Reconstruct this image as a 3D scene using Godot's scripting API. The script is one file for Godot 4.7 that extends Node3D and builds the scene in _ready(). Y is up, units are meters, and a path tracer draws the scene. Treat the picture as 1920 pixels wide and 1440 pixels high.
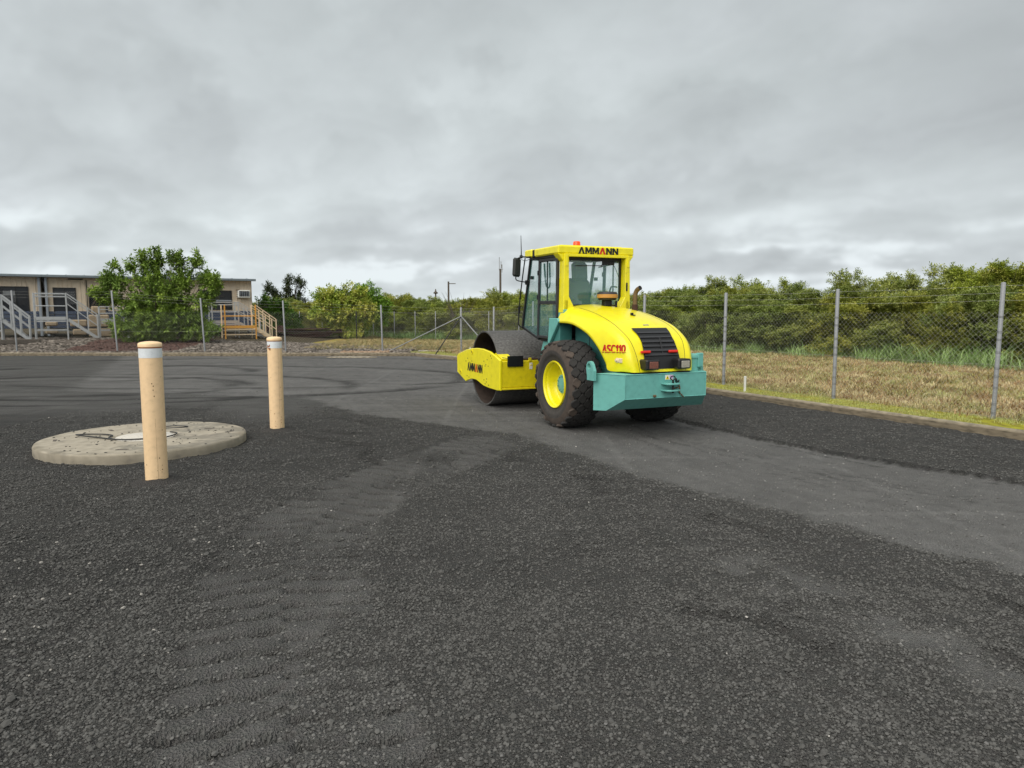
extends Node3D
# A gravel yard under a grey sky: a yellow and teal road roller, bollards, fences, huts and scrub.

const EYE := 1.85            # camera height
const EXPO := 2.25
const SKY_LEVEL := 1.0
const TURN := 23.8           # heading of the roller, degrees to the left
const ROLLER := Vector3(1.602, 0, -11.585)
const HUT_TURN := 31.5
const HUT := Vector3(-14.7, 0, -40.0)

var M := {}
var names := {}
var noise_a := FastNoiseLite.new()
var noise_b := FastNoiseLite.new()


func _ready() -> void:
	var cam := Camera3D.new()
	cam.name = "camera"
	cam.position = Vector3(0, EYE, 0)
	cam.rotation_degrees = Vector3(-6, 0, 0)
	cam.fov = 56.82
	cam.near = 0.05
	cam.far = 2000
	add_child(cam)
	var sun := DirectionalLight3D.new()
	sun.name = "sun"
	sun.light_energy = 0.5
	sun.light_color = Color(1.0, 0.975, 0.94)
	sun.light_angular_distance = 75
	sun.shadow_enabled = true
	sun.rotation_degrees = Vector3(-50, -32, 0)
	add_child(sun)
	var we := WorldEnvironment.new()
	we.name = "surroundings"
	var env := Environment.new()
	env.background_mode = Environment.BG_SKY
	var sky := Sky.new()
	var pano := PanoramaSkyMaterial.new()
	pano.panorama = sky_picture()
	pano.filter = true
	sky.sky_material = pano
	env.sky = sky
	env.tonemap_mode = Environment.TONE_MAPPER_LINEAR
	env.tonemap_exposure = EXPO
	env.sdfgi_enabled = true
	env.ssao_enabled = true
	env.ssil_enabled = true
	we.environment = env
	add_child(we)

	noise_a.seed = 3
	noise_a.frequency = 1.0
	noise_a.fractal_octaves = 4
	noise_b.seed = 9
	noise_b.frequency = 1.0
	noise_b.fractal_octaves = 2
	make_materials()
	build_ground()
	build_huts()
	build_fences()
	build_trees()
	build_roller()
	build_bollards()
	build_slab()
	build_small_things()
	build_stones()
	build_grass()


# ---------------------------------------------------------------- sky
func sky_picture() -> ImageTexture:
	var w := 2048
	var h := 1024
	var big := FastNoiseLite.new()
	big.seed = 21
	big.frequency = 0.55
	big.fractal_octaves = 3
	var fine := FastNoiseLite.new()
	fine.seed = 5
	fine.frequency = 1.7
	fine.fractal_octaves = 5
	fine.fractal_gain = 0.55
	var data := PackedFloat32Array()
	data.resize(w * h * 3)
	var k := 0
	for j in h:
		var el := (0.5 - (j + 0.5) / h) * PI
		var sy := sin(el)
		var cy := cos(el)
		if sy < -0.02:
			for i in w:
				data[k] = 0.16
				data[k + 1] = 0.16
				data[k + 2] = 0.155
				k += 3
			continue
		var lift := 1.0 / (maxf(sy, 0.0) + 0.16)
		var low := 1.0 - smoothstep(0.0, 0.42, sy)
		var very_low := 1.0 - smoothstep(0.0, 0.16, sy)
		for i in w:
			var az := ((i + 0.5) / w) * TAU
			var x := sin(az) * cy * lift
			var z := -cos(az) * cy * lift
			var ex := sin(az) * cy
			var ez := -cos(az) * cy
			var lump := fine.get_noise_3d(ex * 2.6 + 9.0, sy * 3.4, ez * 2.6)
			var s := x * 0.93 + z * 0.36 + lump * 0.55
			var t := z * 0.93 - x * 0.36 + lump * 0.35
			var a := big.get_noise_2d(s * 0.55 + 2.0, t * 1.05 - 3.0)
			var b := fine.get_noise_2d(s * 0.42 + a * 0.15, t * 0.62)
			var c := fine.get_noise_3d(ex * 4.4, sy * 8.5 - ex * 0.5, ez * 4.4 + 20.0)
			var v := 0.79 + 0.035 * low + 0.065 * very_low + a * 0.07 + b * (0.05 + 0.03 * low) + maxf(c, -0.22) * (0.025 + 0.075 * very_low) + lump * 0.065
			v += 0.32 * maxf(b + c * 0.7 - 0.08, 0.0) * very_low
			v = clampf(v, 0.55, 0.955)
			var lin := pow((v + 0.055) / 1.055, 2.4) * SKY_LEVEL / EXPO
			var cool := 0.5 + 0.5 * clampf(a * 2.0, -1.0, 1.0)
			data[k] = lin * (0.92 - 0.01 * cool)
			data[k + 1] = lin * 0.99
			data[k + 2] = lin * (1.025 - 0.012 * cool)
			k += 3
	var im := Image.create_from_data(w, h, false, Image.FORMAT_RGBF, data.to_byte_array())
	return ImageTexture.create_from_image(im)


# ---------------------------------------------------------------- helpers
func numbered(called: String) -> String:
	if not names.has(called):
		names[called] = 0
		return called
	names[called] += 1
	return "%s_%03d" % [called, names[called]]


func thing(called: String, label: String, category: String, at := Vector3.ZERO, turn := 0.0, group := "") -> Node3D:
	var o := Node3D.new()
	o.name = numbered(called)
	add_child(o)
	o.position = at
	o.rotation_degrees.y = turn
	tag(o, label, category, group)
	return o


func tag(o: Node3D, label: String, category: String, group := "") -> void:
	o.set_meta("label", label)
	o.set_meta("category", category)
	if group != "":
		o.set_meta("group", group)


func piece(called: String, mesh: Mesh, m: Material, parent: Node = null) -> MeshInstance3D:
	var o := MeshInstance3D.new()
	o.mesh = mesh
	o.material_override = m
	if parent == null:
		o.name = numbered(called)
		add_child(o)
	else:
		o.name = called
		parent.add_child(o, true)
	return o


func setting(called: String, mesh: Mesh, m: Material) -> MeshInstance3D:
	var o := piece(called, mesh, m)
	o.set_meta("kind", "structure")
	return o


func begin(smooth := false) -> SurfaceTool:
	var st := SurfaceTool.new()
	st.begin(Mesh.PRIMITIVE_TRIANGLES)
	st.set_smooth_group(0 if smooth else -1)
	return st


func done(st: SurfaceTool) -> ArrayMesh:
	st.generate_normals()
	return st.commit()


func tri(st: SurfaceTool, a: Vector3, b: Vector3, c: Vector3) -> void:
	st.add_vertex(a)
	st.add_vertex(b)
	st.add_vertex(c)


func quad(st: SurfaceTool, a: Vector3, b: Vector3, c: Vector3, d: Vector3) -> void:
	tri(st, a, b, c)
	tri(st, a, c, d)


# a box with chamfered edges
func cbox(st: SurfaceTool, c: Vector3, s: Vector3, b := 0.0, basis := Basis.IDENTITY) -> void:
	st.set_smooth_group(-1)
	var h := s * 0.5
	if b <= 0.0:
		var q := []
		for i in 8:
			q.append(c + basis * Vector3(h.x if i & 1 else -h.x, h.y if i & 2 else -h.y, h.z if i & 4 else -h.z))
		quad(st, q[0], q[1], q[3], q[2])
		quad(st, q[5], q[4], q[6], q[7])
		quad(st, q[4], q[0], q[2], q[6])
		quad(st, q[1], q[5], q[7], q[3])
		quad(st, q[2], q[3], q[7], q[6])
		quad(st, q[4], q[5], q[1], q[0])
		return
	var p := {}
	for i in 8:
		var sg := Vector3(1 if i & 1 else -1, 1 if i & 2 else -1, 1 if i & 4 else -1)
		for ax in 3:
			var v := sg * h
			for o in 3:
				if o != ax:
					v[o] -= sg[o] * b
			p[i * 3 + ax] = c + basis * v
	var f := [[0, 0, 2, 6, 4], [0, 1, 5, 7, 3], [1, 0, 4, 5, 1], [1, 2, 3, 7, 6], [2, 0, 1, 3, 2], [2, 4, 6, 7, 5]]
	for q in f:
		var ax: int = q[0]
		face(st, c, [p[q[1] * 3 + ax], p[q[2] * 3 + ax], p[q[3] * 3 + ax], p[q[4] * 3 + ax]])
	for ax in 3:
		var o1 := (ax + 1) % 3
		var o2 := (ax + 2) % 3
		for k in 4:
			var i0 := (1 << o1 if k & 1 else 0) | (1 << o2 if k & 2 else 0)
			var i1 := i0 | (1 << ax)
			face(st, c, [p[i0 * 3 + o1], p[i0 * 3 + o2], p[i1 * 3 + o2], p[i1 * 3 + o1]])
	for i in 8:
		face(st, c, [p[i * 3], p[i * 3 + 1], p[i * 3 + 2]])


# a convex face turned away from a middle point
func face(st: SurfaceTool, mid: Vector3, q: Array) -> void:
	var a: Vector3 = q[0]
	var b: Vector3 = q[1]
	var c: Vector3 = q[2]
	var out := (b - a).cross(c - a).dot(a - mid) > 0.0
	for k in range(1, q.size() - 1):
		if out:
			tri(st, a, q[k + 1], q[k])
		else:
			tri(st, a, q[k], q[k + 1])


func box_mesh(c: Vector3, s: Vector3, b := 0.0, basis := Basis.IDENTITY) -> ArrayMesh:
	var st := begin()
	cbox(st, c, s, b, basis)
	return done(st)


func tube(st: SurfaceTool, pts: Array, radii: Array, sides := 8, caps := true) -> void:
	st.set_smooth_group(0 if sides > 5 else -1)
	var rings := []
	var n := pts.size()
	var up := Vector3.UP
	var t0: Vector3 = (pts[1] - pts[0]).normalized()
	if absf(t0.dot(up)) > 0.9:
		up = Vector3.RIGHT
	var side := t0.cross(up).normalized()
	for i in n:
		var t: Vector3
		if i == 0:
			t = pts[1] - pts[0]
		elif i == n - 1:
			t = pts[i] - pts[i - 1]
		else:
			t = (pts[i + 1] - pts[i]).normalized() + (pts[i] - pts[i - 1]).normalized()
		t = t.normalized()
		side = (side - t * side.dot(t)).normalized()
		var other := t.cross(side)
		var ring := []
		var r: float = radii[i] if i < radii.size() else radii[-1]
		for k in sides:
			var a := TAU * k / sides
			ring.append(pts[i] + (side * cos(a) + other * sin(a)) * r)
		rings.append(ring)
	for i in n - 1:
		for k in sides:
			var k2 := (k + 1) % sides
			quad(st, rings[i][k], rings[i + 1][k], rings[i + 1][k2], rings[i][k2])
	if caps:
		st.set_smooth_group(-1)
		for k in range(1, sides - 1):
			tri(st, rings[0][0], rings[0][k], rings[0][k + 1])
			tri(st, rings[n - 1][0], rings[n - 1][k + 1], rings[n - 1][k])


func bar(st: SurfaceTool, a: Vector3, b: Vector3, r: float, sides := 6) -> void:
	tube(st, [a, b], [r], sides)


# a surface of revolution round an axis: profile of (radius, along)
func lathe(st: SurfaceTool, prof: Array, at: Vector3, axis: Vector3, sides := 32, sharp := 0.6) -> void:
	var side := axis.cross(Vector3.UP if absf(axis.y) < 0.9 else Vector3.RIGHT).normalized()
	var other := axis.cross(side)
	var grp := 0
	for i in prof.size() - 1:
		var p: Vector2 = prof[i]
		var q: Vector2 = prof[i + 1]
		if i > 0:
			var d0: Vector2 = (p - prof[i - 1]).normalized()
			if d0.dot((q - p).normalized()) < sharp:
				grp += 1
		st.set_smooth_group(grp)
		for k in sides:
			var a := TAU * k / sides
			var b := TAU * (k + 1) / sides
			var ea := side * cos(a) + other * sin(a)
			var eb := side * cos(b) + other * sin(b)
			var p0 := at + ea * p.x + axis * p.y
			var p1 := at + eb * p.x + axis * p.y
			var q0 := at + ea * q.x + axis * q.y
			var q1 := at + eb * q.x + axis * q.y
			if p.x < 0.00001:
				tri(st, p0, q0, q1)
			elif q.x < 0.00001:
				tri(st, p0, q0, p1)
			else:
				quad(st, p0, q0, q1, p1)


# a flat outline given depth: outline in (x, y) of the frame, depth along its z, edges chamfered by b
func prism(st: SurfaceTool, poly: Array, depth: float, tr := Transform3D.IDENTITY, b := 0.0) -> void:
	var pts := PackedVector2Array(poly)
	if Geometry2D.is_polygon_clockwise(pts):
		pts.reverse()
	var n := pts.size()
	var inn := PackedVector2Array()
	for i in n:
		var d0 := (pts[i] - pts[(i + n - 1) % n]).normalized()
		var d1 := (pts[(i + 1) % n] - pts[i]).normalized()
		var n0 := Vector2(-d0.y, d0.x)
		var n1 := Vector2(-d1.y, d1.x)
		var m := (n0 + n1)
		var l := maxf(m.length_squared() * 0.5, 0.25)
		inn.append(pts[i] + m * (b / l) * 0.999)
	st.set_smooth_group(-1)
	var idx := Geometry2D.triangulate_polygon(pts)
	var hz := depth * 0.5
	for k in range(0, idx.size(), 3):
		var a := inn[idx[k]]
		var c := inn[idx[k + 1]]
		var d := inn[idx[k + 2]]
		if (c - a).cross(d - a) < 0:
			var t := c
			c = d
			d = t
		tri(st, tr * Vector3(a.x, a.y, hz), tr * Vector3(d.x, d.y, hz), tr * Vector3(c.x, c.y, hz))
		tri(st, tr * Vector3(a.x, a.y, -hz), tr * Vector3(c.x, c.y, -hz), tr * Vector3(d.x, d.y, -hz))
	for i in n:
		var j := (i + 1) % n
		var rings := [[inn, hz], [pts, hz - b], [pts, -hz + b], [inn, -hz]] if b > 0.0 else [[pts, hz], [pts, -hz]]
		for r in rings.size() - 1:
			var u: PackedVector2Array = rings[r][0]
			var w: PackedVector2Array = rings[r + 1][0]
			var zu: float = rings[r][1]
			var zw: float = rings[r + 1][1]
			quad(st, tr * Vector3(u[i].x, u[i].y, zu), tr * Vector3(u[j].x, u[j].y, zu), tr * Vector3(w[j].x, w[j].y, zw), tr * Vector3(w[i].x, w[i].y, zw))


# rows of points joined into a skin
func skin(st: SurfaceTool, rows: Array, group := 0, flip := false) -> void:
	st.set_smooth_group(group)
	for i in rows.size() - 1:
		var a: Array = rows[i]
		var b: Array = rows[i + 1]
		for k in a.size() - 1:
			if flip:
				quad(st, a[k], b[k], b[k + 1], a[k + 1])
			else:
				quad(st, a[k], a[k + 1], b[k + 1], b[k])


# a smooth curve through points, n steps
func smooth_curve(pts: Array, n: int) -> Array:
	var out := []
	var m := pts.size()
	for i in n + 1:
		var t := float(i) / n * (m - 1)
		var k := mini(int(t), m - 2)
		var f := t - k
		var p0 = pts[maxi(k - 1, 0)]
		var p3 = pts[mini(k + 2, m - 1)]
		out.append(pts[k].cubic_interpolate(pts[k + 1], p0, p3, f))
	return out


func paint(c: Color, rough := 0.5, metal := 0.0, grime := 0.0, tile := 1.0) -> StandardMaterial3D:
	var m := StandardMaterial3D.new()
	m.albedo_color = c
	m.roughness = rough
	m.metallic = metal
	m.cull_mode = BaseMaterial3D.CULL_DISABLED
	if grime > 0.0:
		m.albedo_texture = noise_picture(512, 0.012, 5, 1.0 - grime, 1.0, 11, 0.25)
		m.uv1_triplanar = true
		m.uv1_scale = Vector3.ONE * tile
	return m


var pictures := {}


func noise_picture(size: int, freq: float, oct: int, lo: float, hi: float, seed_ := 1, mid := 0.5, kind := FastNoiseLite.TYPE_SIMPLEX_SMOOTH) -> NoiseTexture2D:
	var key := [size, freq, oct, lo, hi, seed_, mid, kind]
	if pictures.has(key):
		return pictures[key]
	var n := FastNoiseLite.new()
	n.seed = seed_
	n.frequency = freq
	n.noise_type = kind
	n.fractal_octaves = oct
	if kind == FastNoiseLite.TYPE_CELLULAR:
		n.cellular_return_type = FastNoiseLite.RETURN_DISTANCE
	var t := NoiseTexture2D.new()
	t.width = size
	t.height = size
	t.seamless = true
	t.noise = n
	var g := Gradient.new()
	g.set_color(0, Color(lo, lo, lo))
	g.set_color(1, Color(hi, hi, hi))
	g.add_point(mid, Color((lo + hi * 2) / 3, (lo + hi * 2) / 3, (lo + hi * 2) / 3))
	t.color_ramp = g
	pictures[key] = t
	return t


func ramp_picture(size: int, freq: float, oct: int, cols: Array, seed_ := 1, kind := FastNoiseLite.TYPE_SIMPLEX_SMOOTH) -> NoiseTexture2D:
	var n := FastNoiseLite.new()
	n.seed = seed_
	n.frequency = freq
	n.noise_type = kind
	n.fractal_octaves = oct
	var t := NoiseTexture2D.new()
	t.width = size
	t.height = size
	t.seamless = true
	t.noise = n
	var g := Gradient.new()
	g.set_color(0, cols[0])
	g.set_color(1, cols[-1])
	for i in range(1, cols.size() - 1):
		g.add_point(float(i) / (cols.size() - 1), cols[i])
	t.color_ramp = g
	return t


func make_materials() -> void:
	M.yellow = paint(Color(0.945, 0.895, 0.05), 0.42, 0.0, 0.13, 0.9)
	M.yellow.clearcoat_enabled = true
	M.yellow.clearcoat = 0.35
	M.yellow.clearcoat_roughness = 0.15
	M.yellow_old = paint(Color(0.90, 0.83, 0.05), 0.5, 0.0, 0.16, 1.3)
	M.teal = paint(Color(0.425, 0.70, 0.665), 0.5, 0.0, 0.17, 1.1)
	M.teal_dark = paint(Color(0.26, 0.50, 0.48), 0.55, 0.0, 0.2, 1.0)
	M.black = paint(Color(0.075, 0.075, 0.08), 0.45)
	M.trim = paint(Color(0.17, 0.17, 0.18), 0.5)
	M.dark = paint(Color(0.12, 0.12, 0.125), 0.75)
	M.seat = paint(Color(0.24, 0.25, 0.27), 0.85)
	M.rubber = paint(Color(0.185, 0.18, 0.175), 0.88, 0.0, 0.35, 2.0)
	M.rubber_dust = paint(Color(0.33, 0.29, 0.26), 0.92, 0.0, 0.45, 1.6)
	M.rubber_side = paint(Color(0.25, 0.235, 0.22), 0.9, 0.0, 0.35, 1.6)
	M.drum = paint(Color(0.43, 0.425, 0.415), 0.6, 0.2)
	M.drum.albedo_texture = noise_picture(1024, 0.02, 6, 0.35, 1.0, 33, 0.5)
	M.drum.uv1_triplanar = true
	M.drum.uv1_scale = Vector3(0.7, 1.4, 1.4)
	M.drum_inside = paint(Color(0.27, 0.22, 0.19), 0.85, 0.0, 0.5, 1.2)
	M.glass = StandardMaterial3D.new()
	M.glass.transparency = BaseMaterial3D.TRANSPARENCY_ALPHA
	M.glass.albedo_color = Color(0.50, 0.80, 0.76, 0.10)
	M.glass.roughness = 0.03
	M.glass.cull_mode = BaseMaterial3D.CULL_DISABLED
	M.red = paint(Color(0.75, 0.07, 0.09), 0.4)
	M.red_lens = paint(Color(0.86, 0.17, 0.12), 0.22)
	M.orange = paint(Color(0.98, 0.31, 0.05), 0.2)
	M.amber = paint(Color(0.74, 0.54, 0.27), 0.5)
	M.lens_red = paint(Color(0.52, 0.33, 0.28), 0.25, 0.0, 0.4, 6.0)
	M.lens_white = paint(Color(0.72, 0.71, 0.66), 0.2, 0.2, 0.4, 6.0)
	M.mirror_back = paint(Color(0.17, 0.18, 0.175), 0.6)
	M.rust = paint(Color(0.47, 0.38, 0.26), 0.7, 0.1, 0.5, 2.0)
	M.rust_dark = paint(Color(0.29, 0.19, 0.165), 0.9, 0.0, 0.5, 1.0)
	M.steel = paint(Color(0.71, 0.72, 0.725), 0.55, 0.1, 0.3, 2.0)
	M.galv = paint(Color(0.58, 0.59, 0.60), 0.6, 0.2, 0.4, 7.0)
	M.wire = paint(Color(0.66, 0.66, 0.63), 0.6, 0.0)
	M.wire_dark = paint(Color(0.34, 0.34, 0.34), 0.6, 0.3)
	M.white = paint(Color(0.88, 0.88, 0.86), 0.5)
	M.sticker_yellow = paint(Color(0.93, 0.82, 0.1), 0.5)
	M.sticker_pink = paint(Color(0.75, 0.62, 0.78), 0.5)
	M.cream = paint(Color(0.94, 0.81, 0.635), 0.55, 0.0, 0.13, 2.0)
	M.band = paint(Color(0.88, 0.90, 0.91), 0.45, 0.0, 0.12, 3.0)
	M.rust_paint = paint(Color(0.62, 0.36, 0.17), 0.8, 0.0, 0.4, 9.0)
	M.hairline = paint(Color(0.36, 0.25, 0.16), 0.9)
	M.wall = paint(Color(0.79, 0.73, 0.645), 0.6, 0.0, 0.1, 0.5)
	M.roof = paint(Color(0.47, 0.51, 0.53), 0.5, 0.2, 0.15, 0.8)
	M.cladding = paint(Color(0.23, 0.28, 0.37), 0.6, 0.0, 0.2, 0.6)
	M.window = paint(Color(0.10, 0.11, 0.13), 0.18)
	M.window_frame = paint(Color(0.12, 0.12, 0.125), 0.5)
	M.downpipe = paint(Color(0.55, 0.58, 0.61), 0.45, 0.2)
	M.stone = paint(Color(0.66, 0.59, 0.49), 0.9, 0.0, 0.35, 1.5)
	M.timber = paint(Color(0.36, 0.33, 0.30), 0.9, 0.0, 0.45, 2.0)
	M.safety = paint(Color(0.93, 0.67, 0.27), 0.5, 0.0, 0.15, 2.0)
	M.beige_steel = paint(Color(0.92, 0.83, 0.69), 0.55, 0.0, 0.15, 2.0)
	M.kerb = paint(Color(0.74, 0.70, 0.62), 0.9)
	M.kerb.albedo_texture = noise_picture(1024, 0.01, 6, 0.42, 1.0, 7, 0.42)
	M.kerb.vertex_color_use_as_albedo = true
	M.kerb.uv1_triplanar = true
	M.kerb.uv1_world_triplanar = true
	M.kerb.uv1_scale = Vector3(0.45, 1.5, 0.45)
	M.kerb.heightmap_enabled = false
	M.bark = paint(Color(0.38, 0.34, 0.29), 0.9, 0.0, 0.4, 3.0)
	M.bark_dark = paint(Color(0.26, 0.23, 0.20), 0.9, 0.0, 0.4, 3.0)
	# loose gravel: grain and relief
	var gr := StandardMaterial3D.new()
	gr.vertex_color_use_as_albedo = true
	gr.albedo_color = Color(1, 1, 1)
	gr.albedo_texture = noise_picture(2048, 0.13, 3, 0.62, 1.0, 17, 0.5)
	gr.uv1_scale = Vector3(0.4, 0.4, 1)
	gr.heightmap_enabled = true
	gr.heightmap_scale = 3.0
	gr.heightmap_texture = noise_picture(2048, 0.085, 3, 0.0, 1.0, 23, 0.5, FastNoiseLite.TYPE_CELLULAR)
	gr.roughness = 0.93
	gr.metallic_specular = 0.3
	gr.cull_mode = BaseMaterial3D.CULL_DISABLED
	M.gravel = gr
	var pebble := StandardMaterial3D.new()
	pebble.vertex_color_use_as_albedo = true
	pebble.roughness = 0.9
	pebble.metallic_specular = 0.35
	M.pebble = pebble
	var conc := StandardMaterial3D.new()
	conc.albedo_texture = ramp_picture(1024, 0.008, 6, [Color(0.58, 0.55, 0.50), Color(0.68, 0.64, 0.56), Color(0.70, 0.66, 0.58), Color(0.72, 0.68, 0.60), Color(0.76, 0.72, 0.64)], 41)
	conc.uv1_triplanar = true
	conc.uv1_scale = Vector3.ONE * 0.55
	conc.albedo_color = Color(0.92, 0.925, 0.94)
	conc.roughness = 0.92
	conc.heightmap_enabled = true
	conc.heightmap_scale = 0.1
	conc.heightmap_texture = noise_picture(1024, 0.06, 4, 0.0, 1.0, 42)
	conc.cull_mode = BaseMaterial3D.CULL_DISABLED
	M.concrete = conc
	conc.vertex_color_use_as_albedo = true
	M.plug = paint(Color(0.80, 0.78, 0.74), 0.9, 0.0, 0.25, 3.0)
	# vegetation ground
	M.field = soil(Color(1, 1, 1), [Color(0.36, 0.33, 0.18), Color(0.55, 0.45, 0.28), Color(0.62, 0.54, 0.32), Color(0.47, 0.48, 0.22), Color(0.62, 0.53, 0.34)], 51, 0.12)
	M.verge = soil(Color(1, 1, 1), [Color(0.42, 0.38, 0.20), Color(0.56, 0.55, 0.20), Color(0.66, 0.65, 0.24)], 52, 0.3)
	M.dirt = soil(Color(1, 1, 1), [Color(0.20, 0.18, 0.15), Color(0.30, 0.27, 0.22), Color(0.36, 0.34, 0.24)], 54, 0.3)
	M.mulch = soil(Color(1, 1, 1), [Color(0.13, 0.11, 0.10), Color(0.19, 0.165, 0.145), Color(0.25, 0.215, 0.19)], 53, 0.25)
	for k in [["leaf_green", Color(1, 1, 1)], ["leaf_olive", Color(1.0, 0.97, 0.85)], ["leaf_bright", Color(0.98, 1.0, 0.75)], ["leaf_grey", Color(0.93, 0.96, 0.98)], ["leaf_dark", Color(0.62, 0.68, 0.68)]]:
		var m := StandardMaterial3D.new()
		m.vertex_color_use_as_albedo = true
		m.albedo_color = k[1]
		m.roughness = 0.6
		m.metallic_specular = 0.22
		m.backlight_enabled = true
		m.backlight = Color(0.50, 0.56, 0.20)
		m.cull_mode = BaseMaterial3D.CULL_DISABLED
		M[k[0]] = m


func soil(c: Color, cols: Array, seed_: int, scale: float) -> StandardMaterial3D:
	var m := StandardMaterial3D.new()
	m.albedo_color = c
	m.albedo_texture = ramp_picture(1024, 0.012, 6, cols, seed_)
	m.uv1_scale = Vector3(scale, scale, 1)
	m.roughness = 0.95
	m.metallic_specular = 0.2
	m.heightmap_enabled = true
	m.heightmap_scale = 3.0
	m.heightmap_texture = noise_picture(1024, 0.05, 4, 0.0, 1.0, seed_ + 100)
	m.cull_mode = BaseMaterial3D.CULL_DISABLED
	return m


# ---------------------------------------------------------------- ground
var kerb_right := [Vector2(11.6, 1.9), Vector2(9.6, 5.55), Vector2(7.26, 9.93), Vector2(4.30, 15.57), Vector2(1.2, 20.8), Vector2(-2.0, 26.0), Vector2(-3.9, 28.4)]
const KERB_BACK := 28.4
var track := [Vector2(-0.6, 2.0), Vector2(-1.15, 3.4), Vector2(-1.6, 4.8), Vector2(-1.72, 6.1), Vector2(-1.5, 7.2), Vector2(-0.9, 8.6), Vector2(0.0, 10.4)]
var lane_left := [Vector2(-7.6, -0.8), Vector2(-6.3, -1.09), Vector2(-5.1, -1.33), Vector2(-3.6, -1.72), Vector2(-0.4, -1.94), Vector2(2.6, -3.6), Vector2(5.5, -4.2), Vector2(9.0, -9.0)]
var lane_right := [Vector2(-8.0, 2.9), Vector2(-6.4, 2.25), Vector2(-5.3, 1.85), Vector2(-4.3, 1.52), Vector2(-2.5, 1.21), Vector2(-0.1, 1.16), Vector2(4.0, 1.2), Vector2(9.0, 1.9), Vector2(14.0, 2.4)]


# world (x right, d ahead) into the roller's frame: x ahead of its rear axle, y to its right
func roller_frame(x: float, d: float) -> Vector2:
	var a := deg_to_rad(TURN)
	var dx := x - ROLLER.x
	var dd := d + ROLLER.z
	return Vector2(-sin(a) * dx + cos(a) * dd, cos(a) * dx + sin(a) * dd)


func along(line: Array, t: float) -> float:
	if t <= line[0].x:
		return line[0].y
	for i in line.size() - 1:
		var a: Vector2 = line[i]
		var b: Vector2 = line[i + 1]
		if t <= b.x:
			return lerpf(a.y, b.y, (t - a.x) / (b.x - a.x))
	return line[-1].y


# nearest point of a path: (distance to the right of it, distance along it)
func beside(path: Array, p: Vector2) -> Vector2:
	var best := Vector2(99, 0)
	var run := 0.0
	for i in path.size() - 1:
		var a: Vector2 = path[i]
		var e: Vector2 = path[i + 1] - a
		var l := e.length()
		var t := clampf((p - a).dot(e) / (l * l), 0.0, 1.0)
		var off := p - (a + e * t)
		var s := off.length() * (1.0 if e.y * off.x - e.x * off.y > 0 else -1.0)
		if absf(s) < absf(best.x):
			best = Vector2(s, run + t * l)
		run += l
	return best


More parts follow.
